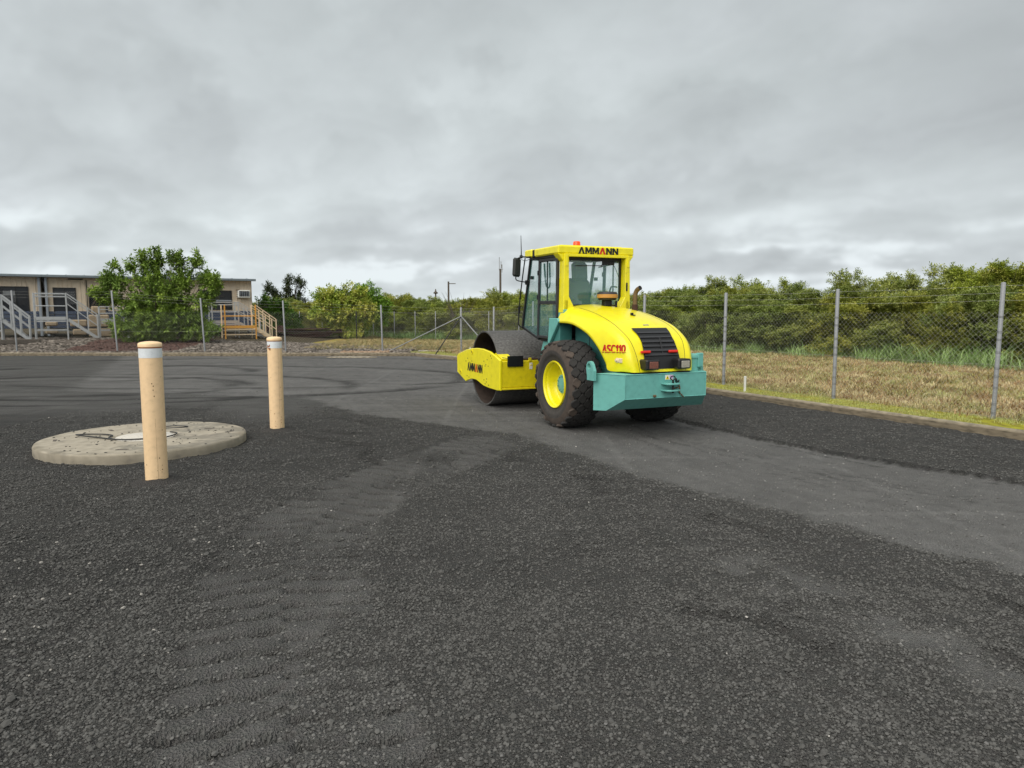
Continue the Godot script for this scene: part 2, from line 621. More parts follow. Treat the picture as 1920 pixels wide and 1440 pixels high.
# how the yard lies at a place: [height, how far it is rolled smooth, tone]
func yard_at(x: float, d: float) -> Array:
	var r := roller_frame(x, d)
	var wob := noise_b.get_noise_2d(x * 1.7, d * 1.7) * 0.13 + noise_b.get_noise_2d(x * 6.0 + 30, d * 6.0) * 0.07 + noise_b.get_noise_2d(x * 17.0 + 30, d * 17.0) * 0.05
	var vl := along(lane_left, r.x) + wob
	var vr := along(lane_right, r.x) + wob * 0.6
	var lane := smoothstep(vl - 0.10, vl + 0.22, r.y) * (1.0 - smoothstep(vr - 0.05, vr + 0.03, r.y))
	var edge_d := 12.3 + 0.5 * sin(x * 0.7) + noise_b.get_noise_2d(x * 0.5, 7.0) * 1.2
	var far := smoothstep(edge_d - 0.7, edge_d + 0.7, d) * (1.0 - smoothstep(-4.1, -3.3, x - maxf(d - 14.0, 0.0) * 1.2 + wob * 2.0))
	far = maxf(far, smoothstep(16.0, 18.0, d) * (1.0 - smoothstep(vr - 0.05, vr + 0.03, r.y)))
	var c := maxf(lane, far * 0.85)
	var rough := 1.0 - c
	var pale := lane + far * 0.42 * (1.0 - lane)
	var h := noise_a.get_noise_2d(x * 0.6, d * 0.6) * 0.012
	h += rough * (noise_a.get_noise_2d(x * 2.2 + 9, d * 2.2) * 0.016 + noise_a.get_noise_2d(x * 7.0, d * 7.0) * 0.010)
	h += c * noise_a.get_noise_2d(x * 4.0, d * 4.0) * 0.003
	h -= lane * 0.018
	var tone := 1.0
	# a low ridge pushed up at the right edge of the rolled lane, and seams in it
	if r.x < 12.0:
		var e := r.y - vr
		h += 0.030 * exp(-pow((e - 0.07) / 0.06, 2.0)) * (0.6 + 0.6 * noise_b.get_noise_2d(r.x * 1.2, 3.0))
		tone -= 0.55 * exp(-pow((e - 0.0) / 0.045, 2.0))
		h -= 0.012 * exp(-pow((e + 0.01) / 0.03, 2.0))
		if r.x < 0.4:
			for q in [[-0.22, 0.5], [-1.25, 0.35], [-1.02, 0.3], [-1.62, 0.25]]:
				var s: float = r.y - vr - q[0] - noise_b.get_noise_2d(r.x * 1.6, q[0] * 9.0) * 0.09
				var on: float = smoothstep(-0.15, 0.25, noise_b.get_noise_2d(r.x * 0.9, q[0] * 20.0) + 0.15)
				tone -= q[1] * on * exp(-pow(s / 0.022, 2.0))
				h -= 0.006 * on * exp(-pow(s / 0.03, 2.0))
		# furrows in the loose strip beside the lane on the left
		for q in [[-0.75, 0.35], [-1.55, 0.3], [-2.3, 0.2]]:
			var s: float = r.y - vl - q[0] - noise_b.get_noise_2d(r.x * 0.6, q[0] * 5.0) * 0.25
			var on: float = smoothstep(-0.05, 0.3, noise_b.get_noise_2d(r.x * 0.45 + 11.0, q[0] * 13.0) + 0.1)
			h -= 0.034 * on * exp(-pow(s / 0.06, 2.0)) * rough
			tone -= 0.2 * on * exp(-pow(s / 0.07, 2.0)) * rough
			h += 0.014 * on * exp(-pow((s - 0.13) / 0.08, 2.0)) * rough
	# lug prints of a tyre
	if d < 11.0 and x < 1.5 and x > -3.4:
		var w := beside(track, Vector2(x, d))
		var inside := 1.0 - smoothstep(0.50, 0.60, absf(w.x))
		if inside > 0.0:
			var left := 1.0 if w.x < 0.0 else 0.0
			var ph := (w.y + (0.0 if left > 0.5 else 0.11) + absf(w.x) * 0.12) / 0.22
			var patchy := clampf(0.82 + noise_b.get_noise_2d(x * 0.8 + 50, d * 0.8) * 1.3, 0.0, 1.0)
			var saw := absf(fposmod(ph + noise_b.get_noise_2d(x * 1.5, d * 1.5) * 0.25, 1.0) - 0.5) * 0.22
			var groove := exp(-pow(saw / 0.034, 2.0)) * (0.75 + 0.5 * noise_b.get_noise_2d(x * 5.0, d * 5.0))
			h += inside * patchy * (0.010 - 0.060 * groove)
			c = maxf(c, inside * patchy * (1.0 - groove) * 0.95)
			pale = maxf(pale, inside * patchy * (1.0 - groove) * 0.66)
			tone -= 0.06 * inside * patchy
		h += 0.018 * exp(-pow((absf(w.x) - 0.66) / 0.09, 2.0)) * (0.5 + noise_b.get_noise_2d(x * 1.5, d * 1.5 + 20))
	# scuffed patch and foot marks on the right
	var f := beside([Vector2(1.55, 5.2), Vector2(2.1, 4.35), Vector2(2.5, 3.5), Vector2(2.7, 2.8)], Vector2(x, d))
	var scuff := (1.0 - smoothstep(0.08, 0.42, absf(f.x))) * clampf(0.5 + noise_a.get_noise_2d(x * 2.0, d * 2.0 + 80) * 2.2, 0.0, 1.0)
	c = maxf(c, scuff * 0.75)
	pale = maxf(pale, scuff * 0.6)
	h -= scuff * 0.008
	# curved turning marks of wheels further back
	if d > 11.5 and x < 1.0:
		for q in [[-11.0, 17.2, 3.6], [-11.0, 17.2, 3.95], [-10.2, 17.0, 5.6], [-9.5, 19.0, 7.2], [-9.5, 19.0, 7.5], [-8.0, 22.0, 8.6], [-13.0, 21.0, 4.6]]:
			var e: float = Vector2((x - q[0]) * 0.55, d - q[1]).length() - q[2] * 0.62
			var on := smoothstep(-0.35, 0.1, noise_b.get_noise_2d(x * 0.22 + q[2] * 7.0, d * 0.22))
			tone -= 0.6 * on * exp(-pow(e / 0.12, 2.0))
			tone += 0.10 * on * exp(-pow((e + 0.5) / 0.35, 2.0))
			h -= 0.012 * on * exp(-pow(e / 0.1, 2.0))
			h += 0.012 * on * exp(-pow((e - 0.2) / 0.1, 2.0))
		var streak := noise_a.get_noise_2d(x * 0.35, d * 2.6)
		tone += streak * 0.22
	# settled fines along the back kerb
	tone += 0.12 * noise_a.get_noise_2d(x * 0.8, d * 1.1 + 5) + 0.12 * noise_a.get_noise_2d(x * 3.0, d * 3.0)
	tone += lane * (0.16 * noise_a.get_noise_2d(r.x * 0.7, r.y * 6.0) + 0.14 * noise_a.get_noise_2d(x * 9.0, d * 9.0))
	# damp, coarser ground at the near left
	var damp := smoothstep(-1.6, -2.9, x + 0.3 * wob * 10.0) * (1.0 - smoothstep(5.0, 6.6, d))
	tone -= 0.16 * damp + 0.10 * smoothstep(0.2, -2.2, x) * (1.0 - smoothstep(9.0, 13.0, d))
	tone += 0.06 * smoothstep(0.0, 2.0, x) * (1.0 - smoothstep(5.0, 8.0, d))
	return [h, c, maxf(tone, 0.35), damp, pale]


func steps(marks: Array) -> PackedFloat32Array:
	# marks: [from, to, step] runs, joined
	var out := PackedFloat32Array()
	for m in marks:
		var t: float = m[0]
		while t < m[1] - 0.0001:
			out.append(t)
			t += m[2]
	out.append(marks[-1][1])
	return out


func build_ground() -> void:
	var xs := steps([[-40.0, -16.0, 1.0], [-16.0, -7.0, 0.16], [-7.0, -3.6, 0.07], [-3.6, -2.5, 0.045], [-2.5, 0.5, 0.024], [0.5, 4.4, 0.045], [4.4, 9.0, 0.09], [9.0, 16.0, 0.5]])
	var ds := steps([[-6.0, 2.0, 0.5], [2.0, 2.6, 0.06], [2.6, 8.6, 0.024], [8.6, 13.0, 0.06], [13.0, 20.0, 0.11], [20.0, 29.4, 0.22]])
	var nx := xs.size()
	var nd := ds.size()
	var pos := PackedVector3Array()
	var nor := PackedVector3Array()
	var uv := PackedVector2Array()
	var col := PackedColorArray()
	var idx := PackedInt32Array()
	pos.resize(nx * nd)
	nor.resize(nx * nd)
	uv.resize(nx * nd)
	col.resize(nx * nd)
	var k := 0
	for j in nd:
		for i in nx:
			var a := yard_at(xs[i], ds[j])
			pos[k] = Vector3(xs[i], a[0], -ds[j])
			uv[k] = Vector2(xs[i], ds[j])
			var t: float = lerpf(0.092, 0.215, a[4]) * a[2]
			col[k] = Color(t * 1.0, t * 0.985, t * lerpf(0.94, 0.95, a[4]))
			k += 1
	for j in nd:
		for i in nx:
			var i0 := maxi(i - 1, 0)
			var i1 := mini(i + 1, nx - 1)
			var j0 := maxi(j - 1, 0)
			var j1 := mini(j + 1, nd - 1)
			var du := pos[j * nx + i1] - pos[j * nx + i0]
			var dv := pos[j1 * nx + i] - pos[j0 * nx + i]
			nor[j * nx + i] = du.cross(dv).normalized()
	idx.resize((nx - 1) * (nd - 1) * 6)
	k = 0
	for j in nd - 1:
		for i in nx - 1:
			var a := j * nx + i
			idx[k] = a
			idx[k + 1] = a + nx
			idx[k + 2] = a + nx + 1
			idx[k + 3] = a
			idx[k + 4] = a + nx + 1
			idx[k + 5] = a + 1
			k += 6
	var arr := []
	arr.resize(Mesh.ARRAY_MAX)
	arr[Mesh.ARRAY_VERTEX] = pos
	arr[Mesh.ARRAY_NORMAL] = nor
	arr[Mesh.ARRAY_TEX_UV] = uv
	arr[Mesh.ARRAY_COLOR] = col
	arr[Mesh.ARRAY_INDEX] = idx
	var me := ArrayMesh.new()
	me.add_surface_from_arrays(Mesh.PRIMITIVE_TRIANGLES, arr)
	setting("gravel_yard", me, M.gravel)

	build_kerbs()
	# the land behind the kerbs, as ribbons that lead away from them
	var ribbon := kerb_line()
	var right := []
	var left := []
	for q in ribbon:
		if q[1].x > 0.3:
			right.append(q)
		else:
			left.append(q)
	left.push_front(right[-1])
	land("grass_verge", right, [0.15, 0.3, 0.5, 0.7, 0.9, 1.05], M.verge)
	land("mown_field", right, [1.05, 1.3, 1.7, 2.2, 3, 4, 5, 6, 7, 8, 9, 10, 11, 12, 14, 18, 30, 60, 140, 400], M.field)
	land("mulch_bed", left, [0.15, 0.3, 0.6, 1, 1.5, 2, 2.5, 3, 3.5, 4, 4.5, 5], M.mulch)
	var dirt := []
	var grass := []
	for q in left:
		if q[0].x <= -10.5:
			dirt.append(q)
		else:
			grass.append(q)
	dirt.push_front(grass[-1])
	land("bare_ground", dirt, [5, 5.6, 6.5, 7.5, 8.5, 10, 12, 14, 17, 20, 25, 35, 60, 140, 400], M.dirt)
	land("back_field", grass, [5, 5.6, 6.5, 7.5, 8.5, 10, 12, 14, 17, 20, 25, 35, 60, 140, 400], M.field)


# the kerb's back line as [point, direction away from the yard], from the right front round the corner to the far left
func kerb_line() -> Array:
	var out := []
	for i in kerb_right.size() - 1:
		var a: Vector2 = kerb_right[i]
		var b: Vector2 = kerb_right[i + 1]
		var n := 6
		for k in n:
			out.append([a.lerp(b, float(k) / n), Vector2(0.877, 0.48).normalized()])
	var corner: Vector2 = kerb_right[-1]
	for k in 13:
		var t := k / 12.0
		out.append([corner, Vector2(0.877, 0.48).lerp(Vector2(0, 1), t).normalized()])
	var x := corner.x - 1.0
	while x > -62.0:
		out.append([Vector2(x, KERB_BACK), Vector2(0, 1)])
		x -= 1.0 if x > -34.0 else 6.0
	return out


func land_height(p: Vector2, t: float) -> float:
	var bank := smoothstep(-6.0, -13.0, p.x) * smoothstep(0.4, 5.0, t)
	var h := 0.10 + bank * (0.36 - 0.16 * smoothstep(-20.0, -11.0, p.x))
	h -= smoothstep(7.0, 16.0, t) * smoothstep(-14.0, -4.0, p.x) * (1.0 - smoothstep(0.0, 6.0, p.x)) * 0.22
	if t > 0.4:
		h += noise_b.get_noise_2d(p.x * 0.8, p.y * 0.8) * 0.045 * smoothstep(0.4, 1.4, t)
		h += noise_b.get_noise_2d(p.x * 2.6, p.y * 2.6) * 0.02
	return h


func land(called: String, line: Array, ts: Array, m: Material) -> void:
	var rows := []
	for t in ts:
		var row := []
		for q in line:
			var p: Vector2 = q[0] + q[1] * float(t)
			row.append(Vector3(p.x, land_height(p, t), -p.y))
		rows.append(row)
	var st := begin(true)
	for i in rows.size() - 1:
		for k in rows[i].size() - 1:
			for v in [rows[i][k], rows[i][k + 1], rows[i + 1][k + 1], rows[i][k], rows[i + 1][k + 1], rows[i + 1][k]]:
				st.set_uv(Vector2(v.x, v.z))
				st.add_vertex(v)
	setting(called, done(st), m)


func build_kerbs() -> void:
	var prof := [Vector2(0.0, -0.1), Vector2(0.012, 0.09), Vector2(0.035, 0.118), Vector2(0.06, 0.124), Vector2(0.15, 0.122), Vector2(0.17, -0.1)]
	for run in 2:
		var root := Node3D.new()
		root.name = ["side_kerb", "back_kerb"][run]
		root.set_meta("kind", "structure")
		add_child(root)
		var line := []
		if run == 0:
			line = kerb_right
		else:
			line = [Vector2(-3.9, 28.4), Vector2(-40.0, 28.4)]
		var pts := []
		for i in line.size() - 1:
			var l: float = line[i].distance_to(line[i + 1])
			var n := maxi(1, roundi(l / 2.6))
			for k in n:
				pts.append(line[i].lerp(line[i + 1], float(k) / n))
		pts.append(line[-1])
		for i in pts.size() - 1:
			var a: Vector2 = pts[i]
			var b: Vector2 = pts[i + 1]
			var e := (b - a).normalized()
			var out := Vector2(e.y, -e.x)
			a += e * 0.005
			b -= e * 0.005
			var st := begin()
			var rows := []
			for q in [a, b]:
				var row := []
				for c in prof:
					var v: Vector2 = q + out * c.x
					row.append(Vector3(v.x, c.y + noise_b.get_noise_2d(q.x, q.y) * 0.008, -v.y))
				rows.append(row)
			st.set_smooth_group(-1)
			for c in prof.size() - 1:
				for f in [[0, c], [0, c + 1], [1, c + 1], [0, c], [1, c + 1], [1, c]]:
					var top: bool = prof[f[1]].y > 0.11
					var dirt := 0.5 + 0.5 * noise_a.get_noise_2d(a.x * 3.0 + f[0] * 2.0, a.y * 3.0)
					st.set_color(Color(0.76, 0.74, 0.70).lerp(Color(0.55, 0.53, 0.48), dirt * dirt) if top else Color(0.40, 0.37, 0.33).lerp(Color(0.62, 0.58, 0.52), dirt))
					st.add_vertex(rows[f[0]][f[1]])
			st.set_color(Color(0.6, 0.58, 0.54))
			for r in 2:
				var row: Array = rows[r]
				for c in range(1, row.size() - 1):
					if r == 0:
						tri(st, row[0], row[c], row[c + 1])
					else:
						tri(st, row[0], row[c + 1], row[c])
			piece("kerb_segment", done(st), M.kerb, root)
	# the old strip of concrete that runs on past the corner
	var st := begin()
	cbox(st, Vector3(-1.7, 0.125, -29.6), Vector3(4.4, 0.05, 0.5), 0.01)
	cbox(st, Vector3(-0.4, 0.12, -28.3), Vector3(3.0, 0.05, 0.35), 0.01, Basis(Vector3.UP, 0.12))
	setting("concrete_strip", done(st), M.kerb)
	var sp := begin()
	prism(sp, [Vector2(-1.0, -0.12), Vector2(-0.4, -0.22), Vector2(0.7, -0.2), Vector2(0.95, 0.0), Vector2(0.5, 0.15), Vector2(-0.6, 0.14)], 0.04, Transform3D(Basis(Vector3.RIGHT, -PI / 2), Vector3(-6.2, 0.0, -27.6)))
	setting("concrete_spill", done(sp), M.kerb)


# ---------------------------------------------------------------- huts and what stands round them
# a place in the huts' frame: x along their front, z towards the yard
func hut_place(x: float, y: float, z: float) -> Vector3:
	return Transform3D(Basis(Vector3.UP, deg_to_rad(HUT_TURN)), HUT) * Vector3(x, y, z)


func hut_thing(called: String, label: String, category: String, x: float, y: float, z: float, group := "") -> Node3D:
	return thing(called, label, category, hut_place(x, y, z), HUT_TURN, group)


func ribbed(x0: float, x1: float, y0: float, y1: float, z: float, holes: Array) -> ArrayMesh:
	# upright wall sheet with narrow ribs, cut round holes given as [x0, x1, y0, y1]
	var st := begin()
	var x := x0
	while x < x1 - 0.001:
		var w := minf(0.19, x1 - x)
		var cuts := [x, x + w]
		for h in holes:
			for e in [h[0], h[1]]:
				if e > x + 0.001 and e < x + w - 0.001:
					cuts.insert(cuts.size() - 1, e)
		cuts.sort()
		for k in cuts.size() - 1:
			var c0: float = cuts[k]
			var cw: float = cuts[k + 1] - c0
			var spans := [[y0, y1]]
			for h in holes:
				if c0 + cw * 0.5 > h[0] and c0 + cw * 0.5 < h[1]:
					spans = [[y0, h[2]], [h[3], y1]]
			var a := [Vector2(c0, 0), Vector2(c0 + cw, 0)]
			if cuts.size() == 2:
				a = [Vector2(x, 0), Vector2(x + w * 0.74, 0), Vector2(x + w * 0.80, 0.022), Vector2(x + w * 0.92, 0.022), Vector2(x + w, 0)]
			for s in spans:
				if s[1] - s[0] < 0.01:
					continue
				for i in a.size() - 1:
					quad(st, Vector3(a[i].x, s[0], z + a[i].y), Vector3(a[i].x, s[1], z + a[i].y), Vector3(a[i + 1].x, s[1], z + a[i + 1].y), Vector3(a[i + 1].x, s[0], z + a[i + 1].y))
		x += 0.19
	return done(st)


func hut_window(root: Node3D, x0: float, x1: float, y0: float, y1: float, screens: Array, bars := 1) -> void:
	var w := Node3D.new()
	w.name = "window"
	root.add_child(w, true)
	var st := begin()
	for q in [[x0, x0 + 0.045, y0, y1], [x1 - 0.045, x1, y0, y1]]:
		cbox(st, Vector3((q[0] + q[1]) / 2, (y0 + y1) / 2, 0.0), Vector3(0.045, y1 - y0, 0.09), 0.006)
	for q in [y0 + 0.022, y1 - 0.022]:
		cbox(st, Vector3((x0 + x1) / 2, q, 0.0), Vector3(x1 - x0 - 0.092, 0.044, 0.088), 0.006)
	for k in bars:
		cbox(st, Vector3(lerpf(x0, x1, (k + 1.0) / (bars + 1)), (y0 + y1) / 2, 0.0), Vector3(0.035, y1 - y0 - 0.09, 0.07), 0.004)
	piece("frame", done(st), M.window_frame, w)
	piece("pane", box_mesh(Vector3((x0 + x1) / 2, (y0 + y1) / 2, -0.03), Vector3(x1 - x0 - 0.09, y1 - y0 - 0.09, 0.012)), M.window, w)
	for s in screens:
		# diamond grille
		st = begin()
		var a: float = s[0]
		var b: float = s[1]
		var lo: float = s[2]
		var hi: float = s[3]
		var h := hi - lo
		var t := a - h
		while t < b:
			for d in 2:
				var s0 := maxf(t, a)
				var s1 := minf(t + h, b)
				if s1 > s0 + 0.01:
					var q0 := lo + (s0 - t)
					var q1 := lo + (s1 - t)
					if d:
						q0 = hi - (s0 - t)
						q1 = hi - (s1 - t)
					bar(st, Vector3(s0, q0, 0.03), Vector3(s1, q1, 0.034), 0.0045, 3)
			t += 0.10
		piece("security_grille", done(st), M.steel if s[4] else M.wire_dark, w)


func build_huts() -> void:
	# the long hut behind the small tree
	var b := thing("site_hut", "long beige clad hut with grey roof edge behind the leafy tree", "hut", HUT, HUT_TURN)
	var holes := [[-9.24, -8.26, 1.40, 2.92], [-7.73, -6.92, 1.40, 2.87], [-2.60, -0.92, 1.83, 2.88]]
	piece("wall", ribbed(-9.56, 0.14, 1.36, 3.42, 0.0, holes), M.wall, b)
	piece("end_wall", box_mesh(Vector3(0.125, 2.2, -3.1), Vector3(0.03, 2.44, 6.15)), M.wall, b)
	piece("back_wall", box_mesh(Vector3(-4.7, 2.2, -6.1), Vector3(9.7, 2.44, 0.06)), M.wall, b)
	piece("base_cladding", null, M.cladding, b)
	var st := begin()
	for k in 5:
		var y := 0.92 + k * 0.17
		cbox(st, Vector3(-4.71, y + 0.08, 0.02 - 0.01 * (k % 2)), Vector3(9.7, 0.155, 0.05), 0.012)
	b.get_child(-1).mesh = done(st)
	piece("floor_beam", box_mesh(Vector3(-4.71, 0.84, -0.2), Vector3(9.7, 0.14, 0.2), 0.01), M.roof, b)
	st = begin()
	cbox(st, Vector3(-4.68, 3.50, -2.95), Vector3(9.94, 0.05, 6.7), 0.01)
	cbox(st, Vector3(-4.68, 3.465, 0.43), Vector3(9.96, 0.13, 0.07), 0.02)
	piece("roof", done(st), M.roof, b)
	st = begin()
	for k in 13:
		cbox(st, Vector3(-9.4 + k * 0.77, 3.535, -2.9), Vector3(0.06, 0.03, 6.6), 0.008)
	piece("roof_rib", done(st), M.roof, b)
	piece("eave_lining", box_mesh(Vector3(-4.68, 3.435, 0.2), Vector3(9.8, 0.03, 0.38)), M.wall, b)
	piece("downpipe", box_mesh(Vector3(-9.50, 2.0, 0.12), Vector3(0.11, 2.9, 0.10), 0.02), M.downpipe, b)
	piece("vent_slot", box_mesh(Vector3(-8.25, 3.34, 0.03), Vector3(0.62, 0.05, 0.03), 0.004), M.window_frame, b)
	st = begin(true)
	bar(st, Vector3(-7.80, 1.4, 0.035), Vector3(-7.80, 3.3, 0.035), 0.018, 6)
	piece("conduit", done(st), M.window_frame, b)
	hut_window(b, -9.24, -8.26, 1.40, 2.92, [[-8.72, -8.30, 2.1, 2.72, 1]])
	hut_window(b, -7.73, -6.92, 1.40, 2.87, [[-7.66, -6.98, 1.5, 2.8, 0]])
	hut_window(b, -2.60, -0.92, 1.83, 2.88, [[-2.52, -0.98, 2.36, 2.84, 0]], 0)
	piece("window_rail", box_mesh(Vector3(-1.75, 2.33, 0.02), Vector3(1.6, 0.06, 0.06), 0.006), M.downpipe, b)
	# air conditioner with a cage over it
	var ac := Node3D.new()
	ac.name = "air_conditioner"
	b.add_child(ac)
	piece("case", box_mesh(Vector3(-0.33, 2.705, 0.16), Vector3(0.66, 0.42, 0.30), 0.02), M.white, ac)
	piece("opening", box_mesh(Vector3(-0.31, 2.705, 0.312), Vector3(0.54, 0.30, 0.012), 0.004), M.window_frame, ac)
	st = begin()
	for k in 5:
		bar(st, Vector3(-0.53 + k * 0.11, 2.56, 0.33), Vector3(-0.53 + k * 0.11, 2.85, 0.33), 0.008, 4)
	for k in 3:
		bar(st, Vector3(-0.58, 2.63 + k * 0.075, 0.335), Vector3(-0.04, 2.63 + k * 0.075, 0.335), 0.008, 4)
	piece("cage", done(st), M.downpipe, ac)
	st = begin()
	cbox(st, Vector3(-0.63, 2.92, 0.17), Vector3(0.12, 0.03, 0.3), 0.004)
	for k in 4:
		cbox(st, Vector3(-0.665, 2.56 + k * 0.1, 0.17), Vector3(0.03, 0.03, 0.28), 0.004)
	piece("side_louvre", done(st), M.rust, ac)
	for k in 8:
		piece("stump", box_mesh(Vector3(-9.3 + k * 1.32, 0.52, -0.25), Vector3(0.10, 0.62, 0.10), 0.006), M.window_frame, b)
	# the second hut, running out of the frame on the left
	var a := thing("site_hut", "beige hut at the left edge with a wide dark barred window", "hut", hut_place(-9.72, 0, 0.0), HUT_TURN)
	piece("wall", ribbed(-7.6, 0.0, 1.36, 3.46, 0.0, [[-2.6, -0.50, 1.40, 2.95]]), M.wall, a)
	piece("end_wall", box_mesh(Vector3(0.0, 2.2, -3.1), Vector3(0.03, 2.5, 6.15)), M.wall, a)
	piece("back_wall", box_mesh(Vector3(-3.8, 2.2, -6.1), Vector3(7.6, 2.5, 0.06)), M.wall, a)
	st = begin()
	cbox(st, Vector3(-3.8, 3.50, -2.95), Vector3(7.8, 0.05, 6.7), 0.01)
	cbox(st, Vector3(-3.8, 3.465, 0.43), Vector3(7.82, 0.13, 0.07), 0.02)
	piece("roof", done(st), M.roof, a)
	piece("eave_lining", box_mesh(Vector3(-3.8, 3.47, 0.2), Vector3(7.6, 0.03, 0.38)), M.wall, a)
	piece("eave_lamp", box_mesh(Vector3(-1.85, 3.38, 0.12), Vector3(0.7, 0.07, 0.14), 0.02), M.wall, a)
	piece("downpipe", box_mesh(Vector3(-0.06, 2.0, 0.12), Vector3(0.12, 2.9, 0.10), 0.02), M.downpipe, a)
	st = begin()
	for k in 5:
		cbox(st, Vector3(-3.8, 1.0 + k * 0.17, 0.02 - 0.01 * (k % 2)), Vector3(7.6, 0.155, 0.05), 0.012)
	piece("base_cladding", done(st), M.cladding, a)
	hut_window(a, -2.6, -0.50, 1.40, 2.95, [[-1.55, -1.02, 2.2, 2.76, 1], [-0.92, -0.56, 2.05, 2.72, 0]], 3)
	piece("painted_reflection", box_mesh(Vector3(-1.3, 2.62, -0.02), Vector3(0.5, 0.2, 0.012)), M.galv, a)  # pale panel painted in for the bright reflection on the window

	# stair units
	var steel := "galvanised steel stair and landing units in front of the huts"
	stair_unit("steel_landing", "galvanised landing with stairs running down right, left of the leafy tree", steel, -9.93, -8.68, 3.0, 0.50, 1.46, 2.60, -7.46, M.steel, M.steel)
	stair_unit("steel_landing", "galvanised landing half hidden behind the left side of the leafy tree", steel, -7.38, -6.2, 2.9, 0.50, 1.36, 2.0, -5.2, M.steel, M.steel)
	stair_unit("steel_landing", "tall galvanised landing under the air conditioner, behind the orange one", steel, -2.34, -1.05, 2.4, 0.42, 1.22, 2.25, 0.24, M.steel, M.steel)
	stair_unit("orange_landing", "orange landing with pale handrails beside the leafy tree", "", -1.93, -0.44, 3.6, 0.26, 0.98, 2.08, 0.58, M.safety, M.beige_steel)
	stair_unit("steel_stairs", "galvanised stairs at the left edge in front of the barred window", steel, -12.6, -11.16, 3.2, 0.50, 1.45, 2.52, -10.14, M.steel, M.steel)
	# timber sleeper
	var sl := hut_thing("timber_sleeper", "weathered timber beam lying under the steel stairs at the left edge", "timber beam", -10.6, 0.34, 3.75)
	piece("beam", box_mesh(Vector3(0, 0.10, 0), Vector3(1.7, 0.19, 0.22), 0.012), M.timber, sl)
	# rough stone blocks under the hut
	var spots := [[-9.35, 1.16, 0.5, 0.22, 0.26, "upper sandy stone block left of the steel landing stairs, under the barred window"], [-9.36, 0.79, 0.52, 0.23, 0.28, "lower sandy stone block under the steel landing, resting on the ground"], [-8.22, 1.18, 0.72, 0.34, 0.4, "wide sandy stone block behind the steel stair handrail"], [-8.20, 0.74, 0.60, 0.30, 0.4, "rough sandy block at the ground behind the steel stair treads"], [-7.36, 1.82, 0.62, 0.38, 0.4, "topmost sandy block of the stack below the narrow window"], [-7.36, 1.28, 0.9, 0.62, 0.5, "large middle block of the stack below the narrow window"], [-7.30, 0.70, 1.05, 0.42, 0.5, "lowest block of the stack below the narrow window"], [-6.0, 0.75, 0.9, 0.5, 0.5, "sandy block seen through the lower leaves of the tree"]]
	var k := 0
	for q in spots:
		var o := hut_thing("stone_block", q[5], "stone block", q[0], q[1] - q[3] / 2, 0.75, "rough stone blocks in front of the hut")
		var bs := begin()
		var rng := RandomNumberGenerator.new()
		rng.seed = 60 + k
		cbox(bs, Vector3(0, q[3] / 2, 0), Vector3(q[2], q[3], q[4]), 0.055, Basis(Vector3.UP, rng.randf_range(-0.12, 0.12)))
		piece("block", done(bs), M.stone, o)
		k += 1
	# rusty plates and beams lying in a heap
	var lies := [["long rusty steel plate on top of the heap left of the yellow flowering tree", -0.1, 0.72, 0.0, 3.4, 0.05, 1.1, 0.02], ["rusty channel beam in the middle of the steel heap", 0.2, 0.50, 0.35, 3.2, 0.20, 0.22, -0.03], ["dark rusty beam at the bottom front of the steel heap", 0.4, 0.30, 0.5, 2.6, 0.18, 0.25, 0.05], ["rusty beam at the right end of the steel heap beside the flowering tree", 1.35, 0.45, 0.3, 1.9, 0.2, 0.3, 0.12], ["short rusty plate leaning at the left end of the steel heap", -1.7, 0.55, 0.2, 1.2, 0.4, 0.05, 0.0], ["lowest dark beam of the steel heap, flat on the ground", -0.3, 0.30, -0.1, 3.4, 0.16, 0.5, 0.0]]
	for q in lies:
		var o := thing("rusty_beam", q[0], "steel beam", Vector3(-12.0 + q[1], q[2] - 0.02, -41.2 + q[3]), -14.0, "heap of rusty steel")
		var bs := begin()
		if q[5] > 0.15 and q[6] > 0.15:
			cbox(bs, Vector3(0, q[5] - 0.01, 0), Vector3(q[4], 0.02, q[6]), 0.004, Basis(Vector3.BACK, q[7]))
			cbox(bs, Vector3(0, 0.01, 0), Vector3(q[4], 0.02, q[6]), 0.004, Basis(Vector3.BACK, q[7]))
			cbox(bs, Vector3(0, q[5] / 2, -0.03), Vector3(q[4], q[5] - 0.044, 0.02), 0.0, Basis(Vector3.BACK, q[7]))
		else:
			cbox(bs, Vector3(0, q[5] / 2, 0), Vector3(q[4], q[5], q[6]), 0.006, Basis(Vector3.BACK, q[7]))
		piece("beam", done(bs), M.rust_dark, o)


